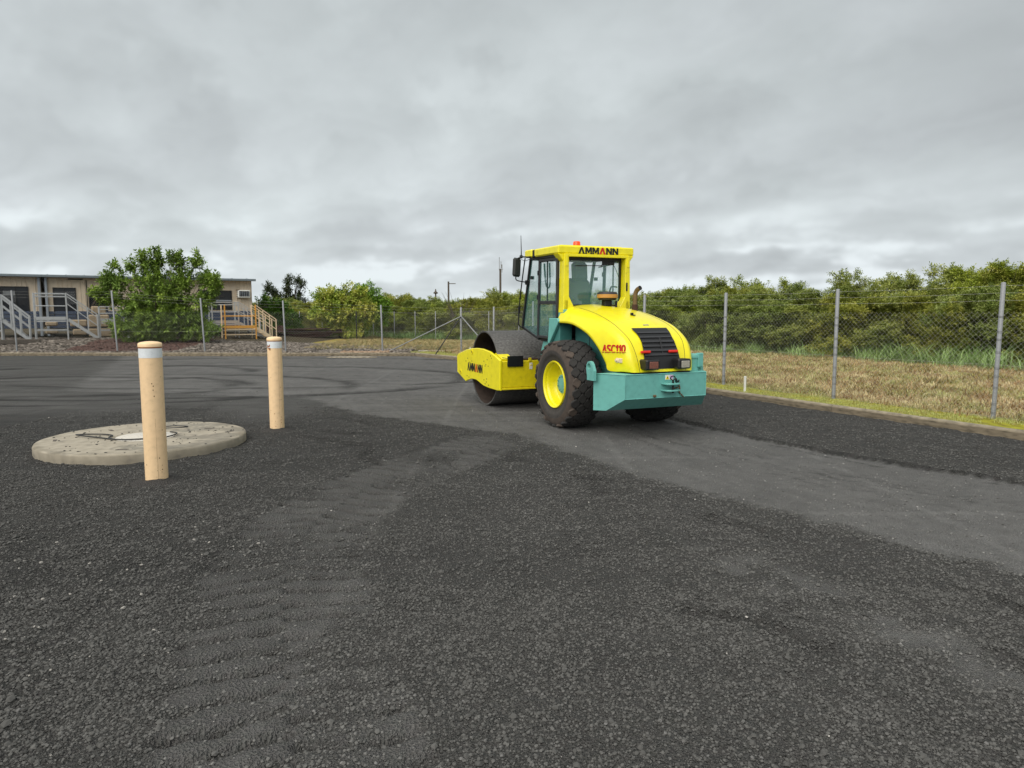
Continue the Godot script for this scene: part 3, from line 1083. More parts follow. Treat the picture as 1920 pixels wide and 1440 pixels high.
# landing from x0 to x1 at a height, stairs down to x2, posts and rails round it
func stair_unit(called: String, label: String, group: String, x0: float, x1: float, z: float, ground: float, deck: float, top: float, x2: float, m: Material, rail: Material) -> void:
	var o := hut_thing(called, label, "stairs", (x0 + x1) / 2, ground, z, group)
	var h := deck - ground
	var w := (x1 - x0) / 2
	var deep := 1.0
	var rt := top - ground
	piece("deck", box_mesh(Vector3(0, h - 0.03, -deep / 2), Vector3(w * 2, 0.05, deep), 0.006), m, o)
	piece("deck_edge", box_mesh(Vector3(0, h - 0.02, 0.028), Vector3(w * 2 - 0.1, 0.15, 0.02), 0.004), m, o)
	piece("deck_edge", box_mesh(Vector3(0, h - 0.15, 0.02), Vector3(w * 2 - 0.1, 0.06, 0.03), 0.004), rail, o)
	for sx in [-1, 1]:
		for sz in [0.0, -deep]:
			piece("post", box_mesh(Vector3(sx * w, rt / 2 - 0.15, sz), Vector3(0.06, rt + 0.3, 0.06), 0.008), m if sz == 0.0 else rail, o)
	for sz in [0.0, -deep]:
		for y in [rt - 0.03, rt - 0.16, (rt + h) / 2 - 0.02]:
			if m == M.safety and y > rt - 0.2:
				continue
			piece("rail", box_mesh(Vector3(0, y, sz), Vector3(w * 2 - 0.064, 0.045, 0.045), 0.008), m, o)
		piece("brace", box_mesh(Vector3(0, 0.42 * h, sz), Vector3(w * 2 - 0.064, 0.05, 0.05), 0.008), rail, o)
	var lx := (x0 + x1) / 2
	var e := x2 - lx
	var n := maxi(3, roundi(h / 0.19))
	for sz in [-0.02, -deep + 0.02]:
		var st := begin()
		stick(st, Vector3(w + 0.035, h - 0.08, sz), Vector3(e - 0.05, 0.0, sz), 0.03, 0.13)
		piece("stringer", done(st), rail, o)
		st = begin()
		var end := Vector3(e, rt - h - 0.03, sz)
		stick(st, Vector3(w + 0.035, rt - 0.03, sz), end, 0.042, 0.042)
		piece("handrail", done(st), rail, o)
		st = begin()
		stick(st, Vector3(w + 0.035, rt - 0.15, sz), end + Vector3(-0.05, -0.10, 0), 0.035, 0.035)
		piece("handrail", done(st), rail, o)
		st = begin()
		stick(st, Vector3(w + 0.035, rt - 0.50, sz), Vector3(e, (rt - h) * 0.5, sz), 0.042, 0.042)
		piece("handrail", done(st), rail, o)
		for k in 3:
			var t: float = [0.36, 0.68, 1.0][k]
			var x := lerpf(w, e, t)
			var y := lerpf(rt, rt - h, t) - 0.03
			var foot := lerpf(h, 0.0, t) - 0.1
			if k == 2:
				foot = -0.1
			piece("stair_post", box_mesh(Vector3(x, (y + foot) / 2, sz), Vector3(0.05, y - foot, 0.05), 0.008), rail, o)
	for k in n:
		var t := (k + 0.6) / n
		piece("tread", box_mesh(Vector3(lerpf(w, e, t), lerpf(h, 0.0, t) - 0.09, -deep / 2), Vector3(0.24, 0.03, deep - 0.1), 0.004), M.timber if m == M.steel else rail, o)


# ---------------------------------------------------------------- fences
func chain_wire(a: Vector3, b: Vector3, high: float, pitch: float, r: float) -> ArrayMesh:
	var st := begin()
	var e := (b - a)
	var l := Vector2(e.x, e.z).length()
	var dir := e / l
	var t := -high
	var k := 0
	while t < l:
		for d in 2:
			var s0 := maxf(t, 0.0)
			var s1 := minf(t + high, l)
			if s1 > s0 + 0.02:
				var y0 := s0 - t
				var y1 := s1 - t
				if d:
					y0 = high - y0
					y1 = high - y1
				var off := Vector3(dir.z, 0, -dir.x) * (0.003 if d else -0.003)
				tube(st, [a + dir * s0 + Vector3.UP * y0 + off, a + dir * s1 + Vector3.UP * y1 + off], [r], 3, false)
		t += pitch
		k += 1
	return done(st)


func barbed(a: Vector3, b: Vector3, sag: float, barbs: float) -> ArrayMesh:
	var st := begin()
	var pts := []
	for k in 7:
		var t := k / 6.0
		pts.append(a.lerp(b, t) - Vector3.UP * sag * 4.0 * t * (1 - t))
	tube(st, pts, [0.0015], 4, false)
	if barbs > 0.0:
		var n := int(a.distance_to(b) / barbs)
		for k in n:
			var t := (k + 0.5) / n
			var c := a.lerp(b, t) - Vector3.UP * sag * 4.0 * t * (1 - t)
			var d := Vector3(sin(k * 2.3), cos(k * 1.7), cos(k * 3.1)).normalized() * 0.018
			tube(st, [c - d, c + d], [0.002], 3, false)
	return done(st)


# a run of posts [foot, head] with wire between them
func fence(called: String, label: String, posts: Array, mesh_high: float, post_r: float, pitch: float, wire_r: float, barbs: float, post_m: Material) -> Node3D:
	var o := thing(called, label, "fence", posts[0][0])
	var at: Vector3 = posts[0][0]
	for i in posts.size():
		var st := begin(true)
		var a: Vector3 = posts[i][0] - at
		var b: Vector3 = posts[i][1] - at
		tube(st, [a - Vector3.UP * 0.25, b, b + Vector3.UP * 0.012], [post_r, post_r, post_r * 0.6], 10)
		piece("post", done(st), post_m, o)
		# wire ties wound round the post
		if barbs > 0.0:
			st = begin(true)
			for k in 9:
				var t := 0.04 + k * 0.088 + 0.02 * sin(i * 3.0 + k * 2.0)
				var c := a.lerp(b, t)
				var turns := []
				for j in 17:
					var an := TAU * j / 8.0
					turns.append(c + Vector3(cos(an) * (post_r + 0.002), 0.0026 * j, sin(an) * (post_r + 0.002)))
				tube(st, turns, [0.0028], 4, false)
			piece("wire_tie", done(st), M.wire_dark, o)
			o.get_child(-1).set_meta("kind", "stuff")
		if i + 1 < posts.size():
			var a2: Vector3 = posts[i + 1][0] - at
			var b2: Vector3 = posts[i + 1][1] - at
			piece("chain_wire", chain_wire(a + Vector3.UP * 0.03, a2 + Vector3.UP * 0.03, mesh_high, pitch, wire_r), M.wire, o)
			var ha := b.y - a.y
			var hb := b2.y - a2.y
			for k in 3:
				var q := 0.04 + k * 0.115
				piece("barbed_wire", barbed(b - (b - a) * (q / ha), b2 - (b2 - a2) * (q / hb), 0.015, barbs), M.wire, o)
			for y in [mesh_high * 0.52, 0.05]:
				piece("tension_wire", barbed(a + Vector3.UP * y, a2 + Vector3.UP * y, 0.004, 0.0), M.wire, o)
	return o


func build_fences() -> void:
	# along the right kerb
	var posts := []
	var tops := [2.17, 2.17, 2.16, 2.14, 2.12, 2.09, 2.02, 1.84]
	for i in 9:
		var k := i - 1
		var x := 7.70 - 1.398 * k
		var d := 11.25 + 2.56 * k
		var t := 1.2
		var foot := Vector3(x, land_height(Vector2(x, d), t) - 0.02, -d)
		if i == 8:
			foot.x = -2.08
			foot.z = -29.17
		posts.append([foot, foot + Vector3(0.012 * sin(i * 2.1), tops[mini(i, 7)], 0.02 * cos(i))])
	var f := fence("chain_link_fence", "tall chain link fence with barbed wire along the right kerb, before the mown field", posts, 1.69, 0.035, 0.088, 0.0011, 0.14, M.galv)
	# corner braces
	var at: Vector3 = posts[0][0]
	var corner: Vector3 = posts[8][0]
	for n in 3:
		var st := begin(true)
		var far: Vector3 = [Vector3(-5.1, 0.12, -29.25), Vector3(-2.95, 0.12, -27.3), Vector3(-0.62, 0.12, -26.5)][n]
		bar(st, corner + Vector3(0, 1.48, 0) - at, far - at, 0.021, 8)
		piece("brace", done(st), M.window_frame if n == 1 else M.galv, f)
	# along the back kerb
	posts = []
	for q in [[-24.6, 2.5, 0.0], [-20.4, 2.5, -0.06], [-16.25, 2.5, -0.12], [-12.65, 2.2, -0.10], [-9.32, 2.1, -0.06], [-5.33, 1.92, -0.04]]:
		var foot := Vector3(q[0], land_height(Vector2(q[0], 29.2), 0.8), -29.25)
		posts.append([foot, foot + Vector3(q[2], q[1], 0.0)])
	posts.append([corner, corner + Vector3(0, 1.84, 0)])
	fence("chain_link_fence", "chain link fence along the back kerb in front of the leafy tree and the stairs", posts, 1.62, 0.033, 0.11, 0.0012, 0.0, M.galv)
	# the far fence in front of the back scrub
	posts = []
	for q in [[-21.0, 50.0], [-18.2, 50.0], [-16.3, 49.6], [-14.6, 49.0], [-12.9, 48.4], [-11.0, 47.6], [-9.1, 46.8], [-7.6, 46.0], [-6.2, 45.6], [-4.85, 45.2], [-3.2, 44.2], [-1.4, 43.0], [0.4, 41.6], [2.0, 40.2]]:
		var foot := Vector3(q[0], -0.1, -q[1])
		posts.append([foot, foot + Vector3(0, 1.82, 0)])
	fence("chain_link_fence", "far chain link fence in front of the scrub beyond the dry grass", posts, 1.45, 0.028, 0.14, 0.0014, 0.0, M.galv)


# ---------------------------------------------------------------- the road roller
# own frame: p(u ahead of the rear axle, v to the right, w up)
func p(u: float, v: float, w: float) -> Vector3:
	return Vector3(v, w, -u)


# a frame whose x runs ahead, y up and z to the left or right, standing at v: for outlines given as (u, w)
func side_on(v: float) -> Transform3D:
	return Transform3D(Basis(Vector3(0, 0, -1), Vector3(0, 1, 0), Vector3(1, 0, 0)), Vector3(v, 0, 0))


# a frame for outlines given as (v, w), seen from behind, standing at u
func rear_on(u: float) -> Transform3D:
	return Transform3D(Basis.IDENTITY, Vector3(0, 0, -u))


func side_prism(poly: Array, v: float, thick: float, b := 0.0) -> ArrayMesh:
	var st := begin()
	prism(st, poly, thick, side_on(v), b)
	return done(st)


func rear_prism(poly: Array, u: float, thick: float, b := 0.0) -> ArrayMesh:
	var st := begin()
	prism(st, poly, thick, rear_on(u), b)
	return done(st)


# a box given by its ranges ahead, across and up
func ubox(st: SurfaceTool, u0: float, u1: float, v0: float, v1: float, w0: float, w1: float, b := 0.0) -> void:
	cbox(st, p((u0 + u1) / 2, (v0 + v1) / 2, (w0 + w1) / 2), Vector3(absf(v1 - v0), absf(w1 - w0), absf(u1 - u0)), b)


func ubox_mesh(u0: float, u1: float, v0: float, v1: float, w0: float, w1: float, b := 0.0) -> ArrayMesh:
	var st := begin()
	ubox(st, u0, u1, v0, v1, w0, w1, b)
	return done(st)


# a straight bar of square section between two points
func stick(st: SurfaceTool, a: Vector3, b: Vector3, w: float, h: float, bev := 0.004) -> void:
	var e := (b - a)
	var z := e.normalized()
	var x := Vector3.UP.cross(z)
	if x.length() < 0.05:
		x = Vector3.RIGHT
	x = x.normalized()
	var y := z.cross(x)
	cbox(st, (a + b) / 2, Vector3(w, h, e.length()), bev, Basis(x, y, z))


const LETTER_L := [Vector2(0, 0), Vector2(0.37, 1), Vector2(0.63, 1), Vector2(1, 0), Vector2(0.72, 0), Vector2(0.5, 0.68), Vector2(0.28, 0)]
const LETTER_M := [Vector2(0, 0), Vector2(0, 1), Vector2(0.27, 1), Vector2(0.5, 0.48), Vector2(0.73, 1), Vector2(1, 1), Vector2(1, 0), Vector2(0.77, 0), Vector2(0.77, 0.60), Vector2(0.58, 0.14), Vector2(0.42, 0.14), Vector2(0.23, 0.60), Vector2(0.23, 0)]
const LETTER_N := [Vector2(0, 0), Vector2(0, 1), Vector2(0.27, 1), Vector2(0.73, 0.42), Vector2(0.73, 1), Vector2(1, 1), Vector2(1, 0), Vector2(0.75, 0), Vector2(0.27, 0.60), Vector2(0.27, 0)]


# the maker's word in raised letters, along x from the frame's origin
func maker_word(tr: Transform3D, length: float, high: float, root: Node3D) -> void:
	var rel := [1.0, 1.05, 1.05, 1.0, 0.95, 0.95]
	var gap := 0.09
	var total := 0.0
	for r in rel:
		total += r
	total += gap * 5
	var k := length / total
	var x := 0.0
	var glyphs := [LETTER_L, LETTER_M, LETTER_M, LETTER_L, LETTER_N, LETTER_N]
	for i in 6:
		var poly := []
		for q in glyphs[i]:
			poly.append(Vector2((x + q.x * rel[i]) * k, q.y * high))
		var st := begin()
		prism(st, poly, 0.006, tr)
		piece("letter", done(st), M.red if i == 3 else M.black, root)
		x += rel[i] + gap


func hood_u(w: float) -> float:
	var last: Vector2 = hood_line[0]
	for q in hood_line:
		if q.y <= w:
			var t: float = (last.y - w) / maxf(last.y - q.y, 0.0001)
			return lerpf(last.x, q.x, t)
		last = q
	return last.x


var hood_line := [Vector2(0.55, 1.935), Vector2(0.2, 1.905), Vector2(-0.2, 1.85), Vector2(-0.55, 1.775), Vector2(-0.85, 1.685), Vector2(-1.05, 1.59), Vector2(-1.20, 1.495), Vector2(-1.31, 1.385), Vector2(-1.385, 1.25), Vector2(-1.435, 1.10), Vector2(-1.474, 0.955)]


func build_roller() -> void:
	var r := thing("road_roller", "yellow and teal single drum road roller with a glazed cab on the gravel yard", "road roller", ROLLER, TURN)
	roller_drum(r)
	roller_rear(r)
	roller_hood(r)
	roller_cab(r)
	roller_wheel(r, -1)
	roller_wheel(r, 1)


func roller_drum(r: Node3D) -> void:
	var st := begin()
	var R := 0.725
	lathe(st, [Vector2(R - 0.032, -0.40), Vector2(R - 0.032, -1.062), Vector2(R - 0.006, -1.067), Vector2(R, -1.061), Vector2(R, 1.061), Vector2(R - 0.006, 1.067), Vector2(R - 0.032, 1.062), Vector2(R - 0.032, 0.40)], p(2.89, 0, R - 0.012), Vector3.RIGHT, 96)
	piece("drum", done(st), M.drum, r)
	st = begin()
	for s in [-1, 1]:
		lathe(st, [Vector2(R - 0.032, s * 0.42), Vector2(0.30, s * 0.40), Vector2(0.26, s * 0.62), Vector2(0.0, s * 0.62)], p(2.89, 0, R - 0.012), Vector3.RIGHT, 48)
		lathe(st, [Vector2(R - 0.034, s * 1.05), Vector2(R - 0.034, s * 0.41)], p(2.89, 0, R - 0.012), Vector3.RIGHT, 64)
		lathe(st, [Vector2(0.2, s * 0.6), Vector2(0.2, s * 1.09)], p(2.89, 0, R), Vector3.RIGHT, 24)
	piece("drum_inside", done(st), M.drum_inside, r)
	# the frame round the drum
	var plate := [Vector2(4.27, 0.53), Vector2(4.28, 0.88), Vector2(4.20, 0.925), Vector2(3.75, 1.025), Vector2(3.42, 1.072), Vector2(3.10, 1.094), Vector2(2.80, 1.094), Vector2(2.45, 1.062), Vector2(2.18, 1.0), Vector2(1.935, 0.922), Vector2(1.945, 0.372), Vector2(2.05, 0.358), Vector2(2.45, 0.362), Vector2(2.78, 0.382), Vector2(2.98, 0.425), Vector2(3.17, 0.462), Vector2(3.40, 0.458), Vector2(3.60, 0.42), Vector2(3.77, 0.376)]
	var frame := Node3D.new()
	frame.name = "drum_frame"
	r.add_child(frame)
	for s in [-1, 1]:
		piece("side_plate", side_prism(plate, s * 1.115, 0.05, 0.012), M.yellow, frame)
	st = begin()
	ubox(st, 1.955, 2.10, -1.085, 1.085, 0.415, 0.905, 0.012)
	ubox(st, 1.935, 2.11, -1.085, 1.085, 0.375, 0.412, 0.006)
	piece("rear_beam", done(st), M.yellow_old, frame)
	piece("front_beam", ubox_mesh(4.08, 4.26, -1.09, 1.09, 0.55, 0.86, 0.012), M.yellow_old, frame)
	# curved yellow gusset inside the plate and the hose along the beam
	st = begin()
	prism(st, [Vector2(2.02, 0.90), Vector2(2.35, 1.02), Vector2(2.30, 1.04), Vector2(2.0, 0.945)], 0.22, side_on(-0.96))
	piece("gusset", done(st), M.yellow, frame)
	st = begin(true)
	tube(st, [p(2.06, -1.04, 0.955), p(2.0, -0.9, 0.93), p(1.985, -0.3, 0.93), p(1.985, 0.4, 0.935)], [0.017], 8)
	tube(st, [p(2.04, -1.04, 0.925), p(2.03, -0.6, 0.922), p(2.03, 0.2, 0.922)], [0.012], 8)
	piece("hose", done(st), M.rust_dark, frame)
	piece("hose_bracket", ubox_mesh(1.94, 1.96, -0.555, -0.50, 0.89, 0.958, 0.003), M.yellow_old, frame)
	piece("black_box", ubox_mesh(1.925, 1.953, -0.985, -0.672, 0.803, 1.0, 0.004), M.black, frame)
	st = begin()
	ubox(st, 1.948, 1.954, -0.535, -0.475, 0.745, 0.865)
	piece("warning_sticker", done(st), M.white, frame)
	st = begin()
	prism(st, [Vector2(-0.527, 0.812), Vector2(-0.483, 0.812), Vector2(-0.505, 0.85)], 0.004, rear_on(1.946))
	piece("sticker_triangle", done(st), M.sticker_yellow, frame)
	# bolt heads and lifting holes on the left plate
	var rng := RandomNumberGenerator.new()
	rng.seed = 4
	st = begin()
	for q in [[3.62, 0.86], [3.72, 0.80], [3.50, 0.79], [3.38, 0.82], [2.72, 0.86], [2.62, 0.80], [2.55, 0.90], [2.66, 0.77], [2.50, 0.78], [3.66, 0.50], [3.55, 0.48], [2.72, 0.50], [2.60, 0.47], [2.58, 0.53], [2.66, 0.43], [2.48, 0.42], [2.38, 0.98], [2.34, 0.94]]:
		lathe(st, [Vector2(0.012, 0.0), Vector2(0.010, -0.006), Vector2(0.0, -0.006)], p(q[0], -1.1395, q[1]), Vector3.RIGHT, 8)
	piece("bolt", done(st), M.black, frame)
	st = begin()
	for q in [[3.36, 1.02], [4.06, 0.575]]:
		lathe(st, [Vector2(0.045, 0.0), Vector2(0.045, -0.012), Vector2(0.028, -0.012), Vector2(0.024, -0.002), Vector2(0.0, -0.002)], p(q[0], -1.1395, q[1] - 0.02), Vector3.RIGHT, 20)
	piece("lifting_eye", done(st), M.yellow_old, frame)
	st = begin()
	for q in [[3.36, 1.02], [4.06, 0.575]]:
		lathe(st, [Vector2(0.024, 0.0), Vector2(0.0, 0.0)], p(q[0], -1.1455, q[1] - 0.02), Vector3.RIGHT, 16)
	piece("eye_hole", done(st), M.dark, frame)
	var tr := Transform3D(Basis(Vector3(0, 0, 1), Vector3(0, 1, 0), Vector3(-1, 0, 0)), p(3.63, -1.142, 0.615))
	maker_word(tr, 0.83, 0.165, frame)
	# the joint between drum and tractor
	st = begin()
	ubox(st, 0.95, 1.8, -0.34, 0.34, 0.45, 0.92, 0.03)
	ubox(st, 1.2, 1.79, -0.5, 0.5, 0.55, 0.78, 0.03)
	piece("articulation_joint", done(st), M.dark, r)
	for s in [-1, 1]:
		piece("front_frame_plate", side_prism([Vector2(1.26, 1.34), Vector2(0.72, 1.34), Vector2(0.72, 0.70), Vector2(1.25, 0.78), Vector2(1.38, 0.93), Vector2(1.38, 1.10)], s * 0.56, 0.05, 0.008), M.teal, r)
	st = begin()
	for q in [[1.28, 1.12], [1.30, 0.98]]:
		lathe(st, [Vector2(0.025, 0.0), Vector2(0.02, -0.015), Vector2(0.0, -0.015)], p(q[0], -0.585, q[1]), Vector3.RIGHT, 8)
	piece("frame_bolt", done(st), M.black, r)


func roller_rear(r: Node3D) -> void:
	var st := begin()
	ubox(st, -1.15, 0.95, -0.40, 0.40, 0.50, 0.95, 0.02)
	piece("chassis", done(st), M.teal_dark, r)
	st = begin(true)
	tube(st, [p(0, -0.5, 0.675), p(0, 0.5, 0.675)], [0.14], 20)
	piece("rear_axle", done(st), M.dark, r)
	# the counterweight across the back, a bent plate box
	var ft := 0.932
	var L := [p(-1.10, -0.95, ft), p(-1.547, -0.70, ft), p(-1.547, -0.70, 0.588), p(-1.285, -0.847, 0.408), p(-1.10, -0.95, 0.398)]
	st = begin()
	var mid := p(-1.2, 0, 0.7)
	for s in [-1, 1]:
		var q := []
		for v in L:
			q.append(Vector3(v.x * -s, v.y, v.z))
		face(st, mid, q)
		# the plate's thickness at its front edge
		var a: Vector3 = q[0]
		var b: Vector3 = q[4]
		var inw := Vector3(0.03 * -s, 0, -0.016)
		quad(st, a, b, b + inw, a + inw)
	var rear := [p(-1.547, -0.70, ft), p(-1.547, 0.70, ft), p(-1.547, 0.70, 0.588), p(-1.547, -0.70, 0.588)]
	face(st, mid, rear)
	face(st, mid, [p(-1.547, -0.70, 0.588), p(-1.547, 0.70, 0.588), p(-1.285, 0.847, 0.408), p(-1.285, -0.847, 0.408)])
	face(st, mid, [p(-1.10, -0.95, ft), p(-1.547, -0.70, ft), p(-1.547, 0.70, ft), p(-1.10, 0.95, ft)])
	face(st, mid, [p(-1.10, -0.95, 0.398), p(-1.285, -0.847, 0.408), p(-1.285, 0.847, 0.408), p(-1.10, 0.95, 0.398)])
	piece("counterweight", done(st), M.teal, r)
	st = begin()
	for e in [[rear[0], rear[1]], [rear[0], rear[3]], [rear[1], rear[2]], [rear[3], rear[2]]]:
		bar(st, e[0], e[1], 0.007, 8)
	for s in [-1, 1]:
		bar(st, p(-1.547, s * 0.70, ft), p(-1.10, s * 0.95, ft), 0.007, 8)
	piece("weld_edge", done(st), M.teal, r)
	# lifting eyes at the front corners
	for s in [-1, 1]:
		var eye := CSGPolygon3D.new()
		eye.polygon = PackedVector2Array([Vector2(-0.13, -0.1), Vector2(-0.13, 0.04), Vector2(-0.085, 0.13), Vector2(-0.045, 0.165), Vector2(0.0, 0.175), Vector2(0.045, 0.16), Vector2(0.075, 0.12), Vector2(0.085, 0.06), Vector2(0.06, -0.03), Vector2(0.06, -0.1)])
		eye.depth = 0.045
		eye.material = M.teal
		eye.transform = side_on(s * 0.945)
		eye.position = p(-1.075, s * 0.945 - 0.022, 0.935)
		var hole := CSGCylinder3D.new()
		hole.radius = 0.046
		hole.height = 0.3
		hole.sides = 20
		hole.rotation_degrees.x = 90
		hole.position = Vector3(0.005, 0.098, 0)
		hole.operation = CSGShape3D.OPERATION_SUBTRACTION
		hole.material = M.teal
		eye.add_child(hole)
		eye.name = "lifting_lug"
		r.add_child(eye, true)
	# filler neck on the right
	st = begin(true)
	lathe(st, [Vector2(0.085, 0.0), Vector2(0.085, 0.19), Vector2(0.098, 0.195), Vector2(0.098, 0.245), Vector2(0.09, 0.255), Vector2(0.0, 0.255)], p(-1.26, 0.68, ft), Vector3.UP, 20)
	ubox(st, -1.36, -1.30, 0.70, 0.80, 0.99, 1.20, 0.008)
	piece("filler_neck", done(st), M.teal, r)
	# tow hitch: two plates, pin, ring and chain
	st = begin()
	for w in [0.79, 0.695]:
		prism(st, [Vector2(-0.10, -1.55), Vector2(0.17, -1.55), Vector2(0.15, -1.67), Vector2(0.09, -1.705), Vector2(-0.03, -1.705), Vector2(-0.08, -1.67)], 0.022, Transform3D(Basis(Vector3(1, 0, 0), Vector3(0, 0, -1), Vector3(0, 1, 0)), Vector3(0, w, 0)), 0.004)
	piece("hitch_plate", done(st), M.teal, r)
	st = begin(true)
	bar(st, p(-1.645, 0.04, 0.66), p(-1.645, 0.04, 0.85), 0.016, 10)
	var ring := []
	for k in 17:
		var a := TAU * k / 16
		ring.append(p(-1.645, 0.035 + cos(a) * 0.04, 0.875 + sin(a) * 0.028))
	tube(st, ring, [0.008], 6, false)
	var c := []
	for k in 9:
		var t := k / 8.0
		c.append(p(-1.64 + 0.085 * t, 0.09 + 0.12 * t, 0.86 - 0.03 * t - 0.05 * sin(t * PI)))
	tube(st, c, [0.018, 0.02, 0.02, 0.012], 6)
	piece("hitch_pin", done(st), M.black, r)
	st = begin()
	for k in 9:
		var t := k / 8.0
		var q := p(-1.565, 0.17 + 0.10 * t + 0.02 * sin(t * 7), 0.79 - 0.20 * t)
		cbox(st, q, Vector3(0.026, 0.03, 0.012) if k % 2 else Vector3(0.012, 0.03, 0.026), 0.004, Basis(Vector3.BACK, 0.5))
	for k in 5:
		cbox(st, p(-1.565, 0.17 - 0.045 * k, 0.725 - 0.012 * k), Vector3(0.035, 0.02, 0.014), 0.004, Basis(Vector3.BACK, 0.2 * k))
	piece("hitch_chain", done(st), M.rust, r)
	piece("drain_plug", ubox_mesh(-1.575, -1.545, -0.235, -0.185, 0.60, 0.635, 0.008), M.rust, r)
	# electric hazard sticker
	piece("hazard_sticker", ubox_mesh(-1.5505, -1.546, -0.028, 0.112, 0.842, 0.912), M.white, r)
	st = begin()
	prism(st, [Vector2(-0.022, 0.85), Vector2(0.042, 0.85), Vector2(0.010, 0.906)], 0.004, rear_on(-1.5515))
	piece("sticker_triangle", done(st), M.sticker_yellow, r)
	st = begin()
	prism(st, [Vector2(0.006, 0.884), Vector2(0.018, 0.888), Vector2(0.012, 0.874), Vector2(0.018, 0.874), Vector2(0.006, 0.856), Vector2(0.009, 0.869), Vector2(0.003, 0.869)], 0.003, rear_on(-1.5545))
	piece("sticker_bolt", done(st), M.black, r)
	piece("sticker_panel", ubox_mesh(-1.5525, -1.549, 0.05, 0.108, 0.858, 0.906), M.sticker_pink, r)


func roller_hood(r: Node3D) -> void:
	var half := [0.44, 0.445, 0.455, 0.465, 0.475, 0.475, 0.465, 0.45, 0.43, 0.41, 0.40]
	var drop := [0.035, 0.037, 0.043, 0.048, 0.048, 0.042, 0.03, 0.016, 0.008, 0.002, 0.0]
	var back := [0.0, 0.0, 0.0, 0.0, 0.0, 0.0, 0.005, 0.01, 0.012, 0.012, 0.012]
	var shoulder := [p(0.52, 0.57, 1.865), p(0.2, 0.57, 1.835), p(-0.2, 0.572, 1.775), p(-0.54, 0.568, 1.705), p(-0.85, 0.567, 1.622), p(-1.06, 0.563, 1.53), p(-1.215, 0.557, 1.437), p(-1.325, 0.547, 1.335), p(-1.395, 0.535, 1.205), p(-1.435, 0.521, 1.073), p(-1.455, 0.507, 0.955)]
	var rim := [p(0.50, 0.715, 1.665), p(0.2, 0.735, 1.668), p(-0.05, 0.735, 1.652), p(-0.30, 0.73, 1.59), p(-0.52, 0.715, 1.505), p(-0.68, 0.70, 1.40), p(-0.80, 0.685, 1.295), p(-0.90, 0.67, 1.18), p(-0.97, 0.655, 1.07), p(-1.015, 0.645, 0.957), p(-1.28, 0.552, 0.955)]
	var centre := []
	var quarter := []
	var crease := []
	for i in 11:
		var q: Vector2 = hood_line[i]
		centre.append(p(q.x, 0, q.y))
		quarter.append(p(q.x + back[i] * 0.3, half[i] * 0.55, q.y - drop[i] * 0.3))
		crease.append(p(q.x + back[i], half[i], q.y - drop[i]))
	var N := 44
	var C := smooth_curve(centre, N)
	var Q := smooth_curve(quarter, N)
	var K := smooth_curve(crease, N)
	var S := smooth_curve(shoulder, N)
	var E := smooth_curve(rim, N)
	var top := begin(true)
	var rows := []
	var flanks := []
	for i in N + 1:
		var row := []
		for q in [K, Q, C]:
			row.append(Vector3(-q[i].x, q[i].y, q[i].z))
		row.append(Q[i])
		row.append(K[i])
		rows.append(row)
		var m1: Vector3 = K[i].lerp(S[i], 0.5) + (Vector3(0.0, 0.010, 0) if i < N * 0.6 else Vector3(0.006, 0.0, 0.006))
		var m2: Vector3 = S[i].lerp(E[i], 0.33) + Vector3(0.022, 0.0, 0) * (1.0 - float(i) / N)
		var m3: Vector3 = S[i].lerp(E[i], 0.7) + Vector3(0.012, 0.0, 0) * (1.0 - float(i) / N)
		flanks.append([K[i] + Vector3(0.002, -0.001, 0), m1, S[i], m2, m3, E[i]])
	skin(top, rows, 0)
	piece("bonnet", done(top), M.yellow, r)
	for s in [-1, 1]:
		var st := begin(true)
		var side := []
		var lip := []
		var under := []
		for i in N + 1:
			var row := []
			for q in flanks[i]:
				row.append(Vector3(q.x * s, q.y, q.z))
			side.append(row)
			var e: Vector3 = E[i]
			var d := Vector3(0, 0.675, 0) - Vector3(0, e.y, e.z)
			var fade := 1.0 - smoothstep(0.75, 0.92, float(i) / N)
			var e2 := e + d.normalized() * 0.04 * fade
			lip.append([Vector3(e.x * s, e.y, e.z), Vector3((e.x + 0.004) * s, e.y, e.z).lerp(Vector3(e2.x * s, e2.y, e2.z), 0.5), Vector3(e2.x * s, e2.y, e2.z), Vector3((e2.x - 0.05) * s, e2.y + 0.004, e2.z)])
			if i <= N * 0.9:
				under.append([Vector3((e2.x - 0.03) * s, e2.y + 0.006, e2.z), Vector3(0.38 * s, e2.y + 0.006, e2.z)])
		skin(st, side, 0)
		skin(st, lip, 1)
		piece("rear_fender", done(st), M.yellow, r)
		st = begin(true)
		skin(st, under, 0)
		# the wall behind the wheel
		st.set_smooth_group(-1)
		for i in under.size() - 1:
			var a: Vector3 = under[i][1]
			var b: Vector3 = under[i + 1][1]
			quad(st, a, b, Vector3(b.x, 0.5, b.z), Vector3(a.x, 0.5, a.z))
		piece("wheel_arch", done(st), M.teal_dark, r)
		# panel gap along the crease
		st = begin(true)
		var line := []
		for i in range(4, N + 1):
			line.append(Vector3(K[i].x * s, K[i].y, K[i].z) + Vector3(0.001 * s, 0.0005, 0))
		tube(st, line, [0.0032], 5, false)
		piece("panel_gap", done(st), M.dark, r)
	# seam in the arch wall
	piece("arch_seam", ubox_mesh(0.0, 0.008, -0.388, -0.384, 1.0, 1.64), M.dark, r)
	# dark strip painted in for the shade in the gap above the counterweight
	piece("hood_shade_strip", ubox_mesh(-1.44, -1.0, -0.49, 0.49, 0.90, 0.953, 0.0), M.dark, r)
